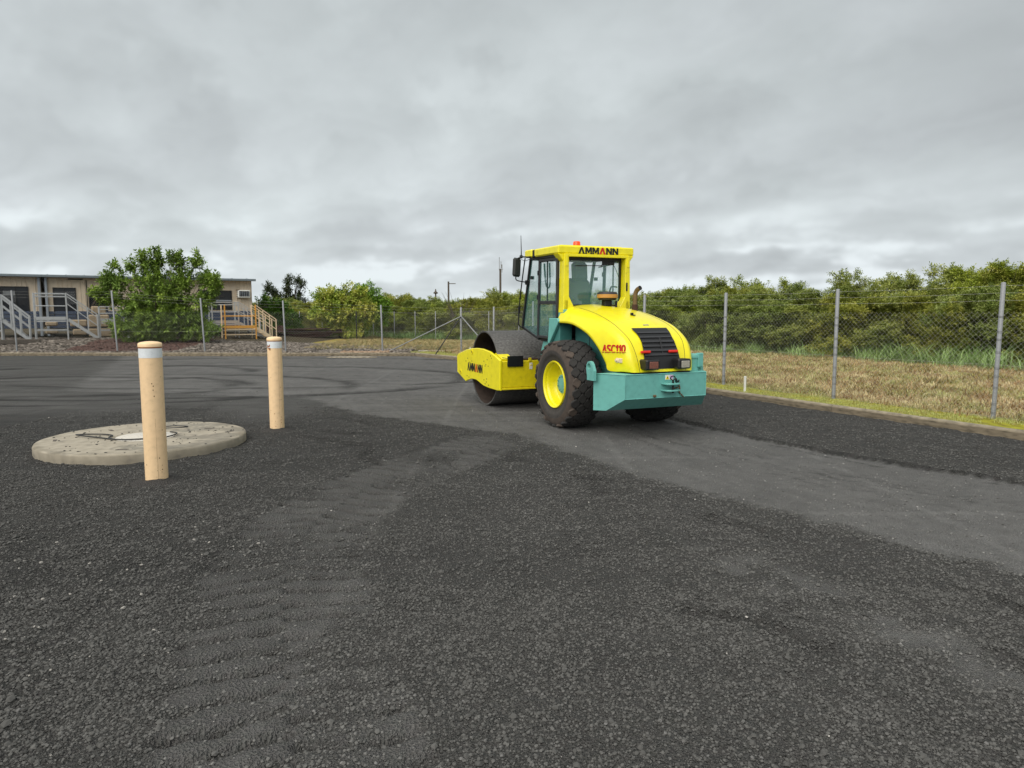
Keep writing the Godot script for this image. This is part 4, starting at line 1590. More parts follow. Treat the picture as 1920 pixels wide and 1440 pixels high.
	# teal step box ahead of the left wheel arch, and its twin
	for s in [-1, 1]:
		piece("fender_front", side_prism([Vector2(0.745, 1.705), Vector2(0.455, 1.705), Vector2(0.40, 1.655), Vector2(0.45, 1.60), Vector2(0.735, 1.285), Vector2(0.80, 1.285), Vector2(0.765, 1.50)], s * 0.715, 0.055, 0.008), M.teal, r)
		piece("fender_shelf", ubox_mesh(0.47, 0.74, s * 0.45, s * 0.685, 1.30, 1.70, 0.01), M.teal_dark, r)
		piece("pillar_foot", ubox_mesh(0.40, 0.60, s * 0.57, s * 0.645, 1.68, 1.85, 0.006), M.teal, r)
	# radiator grille and its slats, laid on the curve of the bonnet
	var st := begin(true)
	var rows2 := []
	var outer := []
	for k in 25:
		var w := lerpf(0.995, 1.575, k / 24.0)
		var u := hood_u(w)
		var hw := 0.318 - 0.03 * smoothstep(0.99, 1.44, w) + 0.022 * smoothstep(1.44, 1.57, w)
		var row := []
		for j in 9:
			var v := lerpf(-hw, hw, j / 8.0)
			row.append(p(u - 0.007, v, w + 0.002))
		rows2.append(row)
	skin(st, rows2, 0, true)
	var g := Node3D.new()
	g.name = "grille"
	r.add_child(g)
	piece("grille_panel", done(st), M.black, g)
	for k in 6:
		var w := 1.20 + k * 0.062
		var u := hood_u(w)
		var du := (hood_u(w + 0.03) - hood_u(w - 0.03)) / 0.06
		var ang := atan(du)
		var hw := 0.295 - 0.02 * smoothstep(1.1, 1.44, w)
		piece("slat", box_mesh(p(u - 0.014, 0, w), Vector3(hw * 2, 0.042, 0.014), 0.004, Basis(Vector3.RIGHT, -ang - 0.25)), M.trim, g)
	piece("grille_post", box_mesh(p(hood_u(1.32) - 0.024, 0.02, 1.33), Vector3(0.014, 0.24, 0.008), 0.002, Basis(Vector3.RIGHT, -0.36)), M.trim, g)
	for s in [[-0.36, -0.20], [0.122, 0.278]]:
		piece("red_reflector", ubox_mesh(hood_u(1.243) - 0.05, hood_u(1.243) - 0.008, s[0], s[1], 1.223, 1.26, 0.008), M.red_lens, r)
	for s in [[-0.385, -0.15, 0], [0.165, 0.395, 1]]:
		var lamp := Node3D.new()
		lamp.name = "rear_light"
		r.add_child(lamp, true)
		piece("housing", ubox_mesh(-1.60, -1.40, s[0], s[1], 0.995, 1.14, 0.02), M.black, lamp)
		piece("lens", ubox_mesh(-1.607, -1.595, s[0] + 0.05, s[1] - 0.035, 1.012, 1.112, 0.006), M.lens_white if s[2] else M.lens_red, lamp)
	# model code on the left flank: A S C 1 1 0 in red, cut by a thin line
	var name_at := Node3D.new()
	name_at.name = "model_lettering"
	r.add_child(name_at)
	var font := SystemFont.new()
	font.font_names = PackedStringArray(["Droid Sans"])
	font.font_weight = 700
	var u0 := -0.875
	for ch in ["L", "S", "C", "1", "1", "0"]:
		var wide: float = 0.054 if ch == "1" else 0.088
		var um: float = u0 - wide / 2
		var wm: float = 1.272 + (um + 0.875) * -0.03
		var c0 := on_flank(flanks, um + 0.02, wm)
		var c1 := on_flank(flanks, um - 0.02, wm)
		var cu := on_flank(flanks, um, wm + 0.03)
		var cd := on_flank(flanks, um, wm - 0.03)
		var ex := (c1 - c0).normalized()
		var ez := ex.cross((cu - cd).normalized()).normalized()
		var ey := ez.cross(ex).normalized()
		var fr := Transform3D(Basis(ex, ey, ez), (c0 + c1 + cu + cd) / 4.0 - ey * 0.0575 - ex * wide / 2 + ez * 0.003)
		if ch == "L":
			var lp := []
			for q in LETTER_L:
				lp.append(Vector2(q.x * 0.086, q.y * 0.115))
			st = begin()
			prism(st, lp, 0.014, fr)
			piece("letter", done(st), M.red, name_at)
		else:
			var tm := TextMesh.new()
			tm.text = ch
			tm.font = font
			tm.font_size = 64
			tm.pixel_size = 0.155 / 64
			tm.depth = 0.014
			tm.horizontal_alignment = HORIZONTAL_ALIGNMENT_LEFT
			tm.vertical_alignment = VERTICAL_ALIGNMENT_BOTTOM
			var box := tm.get_aabb()
			var o := piece("letter", tm, M.red, name_at)
			var k := (wide - 0.008) / box.size.x
			var ky := 0.118 / box.size.y
			o.transform = fr * Transform3D(Basis.from_scale(Vector3(k, ky, 1)), Vector3(-box.position.x * k, -box.position.y * ky, 0))
		st = begin()
		cbox(st, fr * Vector3(wide / 2, 0.016, 0.0015), Vector3(wide + 0.004, 0.007, 0.015), 0.0, fr.basis)
		piece("cut_line", done(st), M.yellow, name_at)
		u0 -= wide - 0.001
	# bonnet catch and side plug
	st = begin(true)
	lathe(st, [Vector2(0.042, 0.0), Vector2(0.036, 0.03), Vector2(0.02, 0.034), Vector2(0.018, 0.055), Vector2(0.0, 0.055)], p(-1.17, -0.578, 1.115), Vector3(-1, 0, 0), 14)
	ubox(st, -1.27, -1.19, -0.60, -0.56, 1.08, 1.15, 0.008)
	piece("side_plug", done(st), M.beige_steel, r)
	st = begin()
	ubox(st, -0.64, -0.60, -0.02, 0.02, 1.76, 1.80, 0.005)
	ubox(st, -0.66, -0.63, -0.005, 0.045, 1.755, 1.77, 0.004)
	piece("bonnet_catch", done(st), M.black, r)
	piece("bonnet_badge", box_mesh(p(-1.0, 0.0, hood_w(-1.0) + 0.004), Vector3(0.10, 0.004, 0.03), 0.001, Basis(Vector3.RIGHT, 0.42)), M.galv, r)
	# exhaust
	st = begin(true)
	lathe(st, [Vector2(0.13, 0.0), Vector2(0.10, 0.012), Vector2(0.0, 0.012)], p(-0.06, 0.455, 1.79), Vector3(0.1, 1, 0.14).normalized(), 20)
	piece("exhaust_recess", done(st), M.black, r)
	st = begin(true)
	bar(st, p(-0.02, 0.45, 1.70), p(-0.02, 0.45, 1.93), 0.048, 18)
	piece("exhaust_collar", done(st), M.rust_dark, r)
	st = begin(true)
	var ex_pts := smooth_curve([p(-0.02, 0.45, 1.90), p(-0.02, 0.452, 2.06), p(-0.025, 0.458, 2.12), p(-0.055, 0.47, 2.17), p(-0.12, 0.48, 2.20)], 14)
	tube(st, ex_pts, [0.038], 16, false)
	piece("exhaust_pipe", done(st), M.rust, r)
	st = begin(true)
	tube(st, [p(-0.108, 0.478, 2.194), p(-0.116, 0.4794, 2.198)], [0.0355], 16)
	piece("exhaust_mouth", done(st), M.black, r)
	# positioning dome on its stalk
	st = begin()
	ubox(st, 0.18, 0.30, 0.0, 0.14, 1.90, 2.0, 0.01)
	ubox(st, 0.10, 0.13, 0.16, 0.19, 1.88, 1.99, 0.004)
	piece("receiver_stalk", done(st), M.black, r)
	st = begin(true)
	lathe(st, [Vector2(0.0, 0.0), Vector2(0.145, 0.0), Vector2(0.155, 0.03), Vector2(0.155, 0.035)], p(0.24, 0.08, 2.0), Vector3.UP, 28)
	piece("receiver_base", done(st), M.black, r)
	st = begin(true)
	lathe(st, [Vector2(0.155, 0.036), Vector2(0.172, 0.042), Vector2(0.172, 0.092), Vector2(0.165, 0.097)], p(0.24, 0.08, 2.0), Vector3.UP, 28)
	piece("receiver_band", done(st), M.amber, r)
	st = begin(true)
	lathe(st, [Vector2(0.166, 0.098), Vector2(0.166, 0.115), Vector2(0.14, 0.138), Vector2(0.0, 0.145)], p(0.24, 0.08, 2.0), Vector3.UP, 28)
	piece("receiver_lid", done(st), M.trim, r)


# the point of the left flank at a distance ahead and a height
func on_flank(rows: Array, u: float, w: float) -> Vector3:
	var q := Vector2(u, w)
	for i in rows.size() - 1:
		for k in rows[i].size() - 1:
			for f in [[rows[i][k], rows[i][k + 1], rows[i + 1][k + 1]], [rows[i][k], rows[i + 1][k + 1], rows[i + 1][k]]]:
				var a := Vector2(-f[0].z, f[0].y)
				var b := Vector2(-f[1].z, f[1].y)
				var c := Vector2(-f[2].z, f[2].y)
				var d := (b - a).cross(c - a)
				if absf(d) < 0.0000001:
					continue
				var s := (q - a).cross(c - a) / d
				var t := (b - a).cross(q - a) / d
				if s >= -0.001 and t >= -0.001 and s + t <= 1.001:
					return p(u, -lerpf(f[0].x, f[1].x, s) - (f[2].x - f[0].x) * t, w)
	return p(u, -0.6, w)


func hood_w(u: float) -> float:
	for i in hood_line.size() - 1:
		var a: Vector2 = hood_line[i]
		var b: Vector2 = hood_line[i + 1]
		if u <= a.x and u >= b.x:
			return lerpf(a.y, b.y, (a.x - u) / (a.x - b.x))
	return 1.9


func roller_cab(r: Node3D) -> void:
	var st := begin()
	# roof
	st = begin()
	ubox(st, 0.455, 1.365, -0.73, 0.73, 2.757, 2.893, 0.022)
	ubox(st, 0.62, 1.30, -0.60, 0.60, 2.885, 2.915, 0.012)
	ubox(st, 1.475, 1.76, -0.73, 0.73, 2.765, 2.90, 0.022)
	piece("roof", done(st), M.yellow, r)
	st = begin()
	ubox(st, 1.366, 1.474, -0.712, 0.712, 2.762, 2.885, 0.006)
	ubox(st, 0.50, 1.70, -0.60, 0.60, 2.715, 2.756, 0.006)
	piece("roof_lining", done(st), M.dark, r)
	for s in [-1, 1]:
		# bracket from roof to pillar
		var st2 := begin()
		prism(st2, [Vector2(s * 0.625, 2.756), Vector2(s * 0.728, 2.756), Vector2(s * 0.628, 2.632)], 0.18, rear_on(0.548), 0.008)
		piece("roof_bracket", done(st2), M.yellow, r)
		# rear pillar with flared foot
		piece("rear_pillar", rear_prism([Vector2(s * 0.628, 2.755), Vector2(s * 0.545, 2.755), Vector2(s * 0.538, 2.06), Vector2(s * 0.44, 1.88), Vector2(s * 0.44, 1.80), Vector2(s * 0.65, 1.80), Vector2(s * 0.645, 1.9)], 0.505, 0.17, 0.008), M.yellow, r)
		piece("pillar_cap", ubox_mesh(0.402, 0.42, s * 0.612, s * 0.572, 2.56, 2.755, 0.004), M.yellow, r)
		# lower side wall behind the door
		piece("cab_side", ubox_mesh(0.42, 0.62, s * 0.56, s * 0.63, 1.82, 2.0, 0.004), M.yellow, r)
	piece("rear_header", ubox_mesh(0.415, 0.5, -0.55, 0.55, 2.712, 2.7565, 0.004), M.yellow, r)
	st = begin()
	# rear window rubber
	for s in [-1, 1]:
		ubox(st, 0.555, 0.585, s * 0.50, s * 0.544, 1.9, 2.71, 0.003)
	ubox(st, 0.555, 0.585, -0.5, 0.5, 2.66, 2.712, 0.003)
	ubox(st, 0.555, 0.585, -0.5, 0.5, 1.86, 1.93, 0.003)
	piece("rear_window_frame", done(st), M.black, r)
	piece("rear_window", ubox_mesh(0.567, 0.573, -0.498, 0.498, 1.932, 2.658), M.glass, r)
	maker_word(rear_on(0.4515) * Transform3D(Basis.IDENTITY, Vector3(-0.355, 2.762, 0)), 0.765, 0.112, r)
	# cab floor and lower body
	st = begin()
	prism(st, [Vector2(0.60, 1.355), Vector2(1.27, 1.355), Vector2(1.90, 1.53), Vector2(1.96, 1.545), Vector2(1.93, 1.50), Vector2(1.28, 1.30), Vector2(0.60, 1.30)], 1.26, side_on(0), 0.01)
	ubox(st, 0.62, 1.2, -0.5, 0.5, 1.0, 1.299, 0.02)
	piece("cab_floor", done(st), M.dark, r)
	for s in [-1, 1]:
		var v: float = s * 0.652
		# door
		var door := Node3D.new()
		door.name = "door"
		r.add_child(door, true)
		var f := begin()
		prism(f, [Vector2(0.592, 2.712), Vector2(0.592, 1.72), Vector2(0.645, 1.70), Vector2(0.645, 2.66), Vector2(1.255, 2.66), Vector2(1.31, 1.40), Vector2(0.82, 1.395), Vector2(0.80, 1.345), Vector2(1.36, 1.355), Vector2(1.305, 2.712)], 0.045, side_on(v), 0.006)
		prism(f, [Vector2(0.646, 1.995), Vector2(1.272, 1.995), Vector2(1.275, 1.94), Vector2(0.646, 1.94)], 0.040, side_on(v), 0.005)
		piece("door_frame", done(f), M.trim, door)
		f = begin()
		ubox(f, 0.985, 1.0, v - 0.012, v + 0.012, 1.996, 2.659, 0.003)
		for q in [0.68, 0.95, 1.22]:
			ubox(f, q, q + 0.02, v - 0.026, v + 0.026, 1.958, 1.978, 0.003)
		ubox(f, 0.60, 0.622, v - 0.035, v + 0.035, 2.24, 2.36, 0.004)
		for q in [[1.29, 2.44], [1.31, 2.02]]:
			ubox(f, q[0], q[0] + 0.035, v - 0.035, v + 0.035, q[1], q[1] + 0.08, 0.004)
		piece("door_trim", done(f), M.black, door)
		f = begin()
		prism(f, [Vector2(0.646, 2.659), Vector2(0.646, 1.996), Vector2(1.27, 1.996), Vector2(1.254, 2.659)], 0.006, side_on(v))
		piece("door_glass", done(f), M.glass, door)
		f = begin()
		prism(f, [Vector2(0.646, 1.939), Vector2(0.646, 1.70), Vector2(0.815, 1.397), Vector2(1.308, 1.402), Vector2(1.276, 1.939)], 0.006, side_on(v))
		piece("lower_door_glass", done(f), M.glass, door)
		f = begin()
		prism(f, [Vector2(1.308, 2.70), Vector2(1.364, 1.375), Vector2(1.95, 1.53), Vector2(1.63, 2.735)], 0.006, side_on(v))
		piece("side_glass", done(f), M.glass, r)
		f = begin()
		stick(f, p(1.645, v, 2.755), p(1.985, v, 1.525), 0.05, 0.05, 0.008)
		stick(f, p(1.985, v, 1.525), p(1.30, v, 1.335), 0.045, 0.045, 0.008)
		stick(f, p(0.60, v, 2.735), p(1.66, v, 2.745), 0.05, 0.045, 0.008)
		ubox(f, 1.57, 1.62, v - 0.03, v + 0.03, 2.38, 2.44, 0.004)
		piece("cab_frame", done(f), M.black, r)
	st = begin()
	face(st, p(1, 0, 2), [p(1.99, -0.63, 1.53), p(1.99, 0.63, 1.53), p(1.65, 0.63, 2.75), p(1.65, -0.63, 2.75)])
	piece("windscreen", done(st), M.glass, r)
	# inside
	st = begin(true)
	cbox(st, p(0.98, -0.13, 1.72), Vector3(0.5, 0.14, 0.5), 0.05)
	cbox(st, p(0.78, -0.22, 2.03), Vector3(0.56, 0.70, 0.14), 0.06, Basis(Vector3.RIGHT, -0.12))
	cbox(st, p(0.745, -0.17, 2.49), Vector3(0.30, 0.32, 0.1), 0.045, Basis(Vector3.RIGHT, -0.1))
	ubox(st, 0.78, 1.15, -0.32, 0.06, 1.36, 1.65, 0.03)
	for s in [-0.42, 0.16]:
		ubox(st, 0.80, 1.15, s - 0.035, s + 0.035, 1.86, 1.92, 0.02)
	piece("seat", done(st), M.seat, r)
	st = begin(true)
	ubox(st, 1.42, 1.62, -0.25, 0.02, 1.45, 1.98, 0.04)
	ubox(st, 0.8, 1.5, 0.36, 0.60, 1.36, 1.83, 0.03)
	ubox(st, 0.62, 0.80, -0.52, -0.30, 1.86, 2.06, 0.03)
	ubox(st, 1.50, 1.54, 0.2, 0.42, 2.18, 2.42, 0.01)
	piece("console", done(st), M.dark, r)
	st = begin(true)
	var wheel := []
	for k in 25:
		var a := TAU * k / 24
		wheel.append(p(1.33 + sin(a) * 0.10, -0.13 + cos(a) * 0.19, 2.03 + sin(a) * 0.16))
	tube(st, wheel, [0.015], 8, false)
	bar(st, p(1.33, -0.13, 2.03), p(1.45, -0.13, 1.95), 0.025, 8)
	piece("steering_wheel", done(st), M.black, r)
	st = begin(true)
	tube(st, smooth_curve([p(1.22, -0.60, 2.64), p(1.2, -0.58, 2.30), p(1.12, -0.57, 2.22), p(1.04, -0.58, 2.30), p(1.02, -0.60, 2.64)], 16), [0.014], 6)
	tube(st, [p(0.60, 0.12, 2.56), p(0.60, 0.42, 2.62)], [0.012], 6)
	tube(st, smooth_curve([p(0.6, 0.42, 2.60), p(0.6, 0.50, 2.45), p(0.6, 0.53, 2.35)], 6), [0.006], 5)
	tube(st, smooth_curve([p(0.62, 0.50, 2.23), p(0.62, 0.40, 2.24), p(0.62, 0.365, 2.19), p(0.62, 0.36, 2.12)], 8), [0.014], 6)
	piece("cab_cable", done(st), M.black, r)
	# wiper and its box
	st = begin()
	stick(st, p(0.555, -0.35, 2.575), p(0.555, 0.16, 2.585), 0.012, 0.012, 0.002)
	stick(st, p(0.55, 0.13, 2.585), p(0.55, 0.33, 2.64), 0.016, 0.014, 0.002)
	ubox(st, 0.548, 0.565, 0.16, 0.40, 2.60, 2.66, 0.004)
	ubox(st, 0.398, 0.404, 0.545, 0.575, 2.16, 2.30, 0.002)
	piece("rear_wiper", done(st), M.black, r)
	# mirror, antenna, hand rail
	st = begin(true)
	cbox(st, p(1.58, -0.965, 2.585), Vector3(0.19, 0.33, 0.07), 0.032, Basis(Vector3.UP, 0.35) * Basis(Vector3.BACK, -0.07))
	piece("mirror", done(st), M.mirror_back, r)
	st = begin(true)
	tube(st, smooth_curve([p(1.60, -0.97, 2.44), p(1.62, -0.955, 2.37), p(1.65, -0.85, 2.345), p(1.70, -0.68, 2.33)], 10), [0.010], 6)
	tube(st, [p(1.55, -0.70, 2.765), p(1.55, -0.88, 2.77), p(1.56, -0.95, 2.74)], [0.014], 6)
	tube(st, smooth_curve([p(1.56, -0.92, 2.75), p(1.56, -0.82, 2.70), p(1.56, -0.72, 2.735)], 6), [0.004], 4)
	ubox(st, 1.55, 1.60, -0.905, -0.855, 2.745, 2.80, 0.01)
	ubox(st, 1.68, 1.74, -0.735, -0.655, 2.29, 2.37, 0.01)
	piece("mirror_arm", done(st), M.black, r)
	st = begin(true)
	tube(st, [p(1.57, -0.88, 2.80), p(1.57, -0.88, 2.87), p(1.575, -0.885, 3.14)], [0.011, 0.008, 0.0045], 6)
	piece("antenna", done(st), M.black, r)
	st = begin(true)
	tube(st, smooth_curve([p(1.58, -0.80, 2.75), p(1.68, -0.80, 2.45), p(1.80, -0.80, 2.03), p(1.86, -0.80, 1.66), p(1.87, -0.795, 1.58), p(1.90, -0.73, 1.53), p(1.93, -0.67, 1.52)], 24), [0.011], 7)
	tube(st, [p(1.825, -0.80, 1.90), p(1.84, -0.80, 1.78)], [0.02], 7)
	piece("hand_rail", done(st), M.black, r)
	# beacon
	st = begin(true)
	lathe(st, [Vector2(0.075, 0.0), Vector2(0.075, 0.02), Vector2(0.066, 0.022), Vector2(0.062, 0.105), Vector2(0.05, 0.118), Vector2(0.0, 0.12)], p(1.12, -0.02, 2.914), Vector3.UP, 20)
	piece("beacon", done(st), M.orange, r)


func roller_wheel(r: Node3D, s: int) -> void:
	var w := Node3D.new()
	w.name = "wheel"
	r.add_child(w, true)
	w.position = p(0, s * 0.785, 0.668)
	var ax := Vector3(s, 0, 0)
	var st := begin(true)
	# tyre section: across is outwards
	var prof := [Vector2(0.37, -0.22), Vector2(0.40, -0.235), Vector2(0.46, -0.262), Vector2(0.54, -0.268), Vector2(0.61, -0.25), Vector2(0.648, -0.222), Vector2(0.664, -0.18), Vector2(0.674, -0.09), Vector2(0.677, 0.0), Vector2(0.674, 0.09), Vector2(0.664, 0.18), Vector2(0.648, 0.222)]
	lathe(st, prof, Vector3.ZERO, ax, 72, -1.0)
	piece("tyre", done(st), M.rubber, w)
	st = begin(true)
	lathe(st, [Vector2(0.648, 0.222), Vector2(0.63, 0.24), Vector2(0.61, 0.25), Vector2(0.575, 0.262), Vector2(0.54, 0.268)], Vector3.ZERO, ax, 72, -1.0)
	piece("dusty_shoulder", done(st), M.rubber_dust, w)
	st = begin(true)
	lathe(st, [Vector2(0.54, 0.268), Vector2(0.50, 0.268), Vector2(0.46, 0.262), Vector2(0.455, 0.256), Vector2(0.42, 0.246), Vector2(0.40, 0.24), Vector2(0.37, 0.225)], Vector3.ZERO, ax, 72, -1.0)
	piece("sidewall", done(st), M.rubber_side, w)
	st = begin(true)
	lathe(st, [Vector2(0.366, 0.19), Vector2(0.378, 0.235), Vector2(0.368, 0.252), Vector2(0.350, 0.248), Vector2(0.342, 0.225), Vector2(0.342, 0.20), Vector2(0.322, 0.19), Vector2(0.318, 0.15), Vector2(0.312, 0.13), Vector2(0.300, 0.06), Vector2(0.285, 0.045), Vector2(0.0, 0.045)], Vector3.ZERO, ax, 56, 0.5)
	piece("rim", done(st), M.yellow, w)
	st = begin(true)
	lathe(st, [Vector2(0.15, 0.045), Vector2(0.15, 0.098), Vector2(0.14, 0.106), Vector2(0.0, 0.106)], Vector3.ZERO, ax, 28, 0.5)
	piece("hub", done(st), M.teal, w)
	st = begin()
	for k in 9:
		var a := TAU * k / 9 + 0.2
		lathe(st, [Vector2(0.012, 0.106), Vector2(0.010, 0.118), Vector2(0.0, 0.118)], Vector3(0, cos(a), sin(a)) * 0.12, ax, 6)
	piece("wheel_nut", done(st), M.teal_dark, w)
	# diamond tread blocks, five across, staggered
	var shapes := []
	for kind in 3:
		var hexes := [[Vector2(-0.086, 0.004), Vector2(-0.028, 0.066), Vector2(0.020, 0.068), Vector2(0.086, -0.004), Vector2(0.028, -0.066), Vector2(-0.020, -0.068)], [Vector2(-0.084, -0.008), Vector2(-0.024, 0.066), Vector2(0.026, 0.064), Vector2(0.084, 0.008), Vector2(0.024, -0.066), Vector2(-0.026, -0.064)], [Vector2(-0.083, 0.014), Vector2(-0.018, 0.068), Vector2(0.03, 0.062), Vector2(0.083, -0.014), Vector2(0.018, -0.068), Vector2(-0.03, -0.062)]]
		var b := begin()
		prism(b, hexes[kind], 0.040, Transform3D.IDENTITY, 0.009)
		shapes.append(done(b))
	var around := 26
	for col in 5:
		for k in around:
			var a := TAU * (k + (0.5 if col % 2 else 0.0)) / around
			var y := (col - 2) * 0.098
			var rad := 0.680 - 0.020 * absf(y / 0.196) ** 2.0
			var n := Vector3(0, cos(a), sin(a))
			var tilt := -y / 0.196 * 0.22
			var nn := (n * cos(tilt) - ax * sin(tilt)).normalized()
			var along_ := Vector3(0, -sin(a), cos(a))
			var across := along_.cross(nn).normalized()
			var o := piece("tread_block", shapes[(k + col) % 3], M.rubber_dust if col == 4 and k % 3 == 0 else M.rubber, w)
			o.transform = Transform3D(Basis(along_, -across, nn), ax * y + n * rad)


# ---------------------------------------------------------------- trees and scrub
# one leaf: a narrow folded blade of two faces
func leaf(st: SurfaceTool, at: Vector3, dir: Vector3, up: Vector3, l: float, w: float) -> void:
	var across := dir.cross(up).normalized() * w
	var mid := at + dir * l * 0.45
	var tip := at + dir * l
	tri(st, at, mid + across, tip)
	tri(st, at, tip, mid - across)


# leaves gathered in sprays through round masses; masses are [centre, radius vector, how many sprays]
func crown(seed_: int, masses: Array, per: int, spray: float, l: float, w: float, hang: float, tones: Array, twigs := 0.0) -> Array:
	var rng := RandomNumberGenerator.new()
	rng.seed = seed_
	var st := begin()
	var tw := begin()
	var hues := FastNoiseLite.new()
	hues.seed = seed_
	hues.frequency = 0.9
	for m in masses:
		var c: Vector3 = m[0]
		var r: Vector3 = m[1]
		for n in int(m[2]):
			var d := Vector3(rng.randfn(), rng.randfn(), rng.randfn()).normalized()
			var rad := pow(rng.randf(), 0.42)
			rad *= 0.86 + 0.28 * hues.get_noise_3d(d.x * 2.2 + c.x, d.y * 2.2, d.z * 2.2 + c.z)
			var q := c + Vector3(d.x * r.x, d.y * r.y, d.z * r.z) * rad
			if q.y < 0.04:
				continue
			var out := (d + Vector3(0, 0.45, 0) + Vector3(rng.randfn(), rng.randfn(), rng.randfn()) * 0.45).normalized()
			var hue: float = clampf(0.5 + 0.55 * hues.get_noise_3d(q.x * 1.3, q.y * 1.3, q.z * 1.3) + rng.randf_range(-0.16, 0.16), 0.0, 0.999)
			var f: float = hue * (tones.size() - 1)
			var tone: Color = tones[int(f)].lerp(tones[int(f) + 1], f - int(f))
			if rng.randf() < twigs:
				tube(tw, [q - out * spray * 2.2 - Vector3(0, spray, 0), q + out * spray * 0.6], [0.012, 0.004], 4, false)
			for k in per:
				var along_ := rng.randf_range(-0.6, 1.0)
				var sd := Vector3(rng.randfn(), rng.randfn(), rng.randfn()).normalized()
				var at := q + out * along_ * spray + sd * spray * 0.38 * rng.randf()
				var dir := (out * 0.5 + sd + Vector3(0, -hang, 0)).normalized()
				var up := Vector3(rng.randf_range(-0.6, 0.6), 1.0, rng.randf_range(-0.6, 0.6)).normalized()
				if absf(dir.dot(up)) > 0.95:
					up = Vector3.RIGHT
				st.set_color(tone * rng.randf_range(0.78, 1.2))
				leaf(st, at, dir, up, l * rng.randf_range(0.7, 1.25), w * rng.randf_range(0.75, 1.2))
	return [done(st), done(tw) if twigs > 0.0 else null]


func limbs(seed_: int, foot: Vector3, masses: Array, r0: float, m: Material, parent: Node, fork := 0.25) -> void:
	var rng := RandomNumberGenerator.new()
	rng.seed = seed_
	var st := begin(true)
	var top := foot
	for q in masses:
		top += (q[0] - foot) / masses.size()
	var split := foot.lerp(top, fork)
	tube(st, smooth_curve([foot - Vector3(0, 0.15, 0), foot.lerp(split, 0.5) + Vector3(rng.randf_range(-1, 1), 0, rng.randf_range(-1, 1)) * r0 * 0.6, split], 5), [r0 * 1.25, r0, r0, r0 * 0.95, r0 * 0.9, r0 * 0.8], 9)
	for q in masses:
		var e: Vector3 = q[0] + Vector3(0, q[1].y * 0.45, 0)
		var mid := split.lerp(e, 0.5) + Vector3(rng.randf_range(-1, 1), rng.randf_range(-0.2, 0.5), rng.randf_range(-1, 1)) * 0.18
		tube(st, smooth_curve([split - (split - foot) * 0.06, mid, e], 6), [r0 * 0.55, r0 * 0.5, r0 * 0.42, r0 * 0.34, r0 * 0.25, r0 * 0.17, r0 * 0.08], 6)
		for k in 3:
			var s := mid.lerp(e, rng.randf_range(0.0, 0.7))
			var t: Vector3 = q[0] + Vector3(rng.randf_range(-1, 1) * q[1].x, rng.randf_range(-0.2, 1.0) * q[1].y, rng.randf_range(-1, 1) * q[1].z) * 0.8
			tube(st, [s, s.lerp(t, 0.5) + Vector3(0, 0.05, 0), t], [r0 * 0.2, r0 * 0.14, r0 * 0.06], 5)
	piece("trunk", done(st), m, parent)


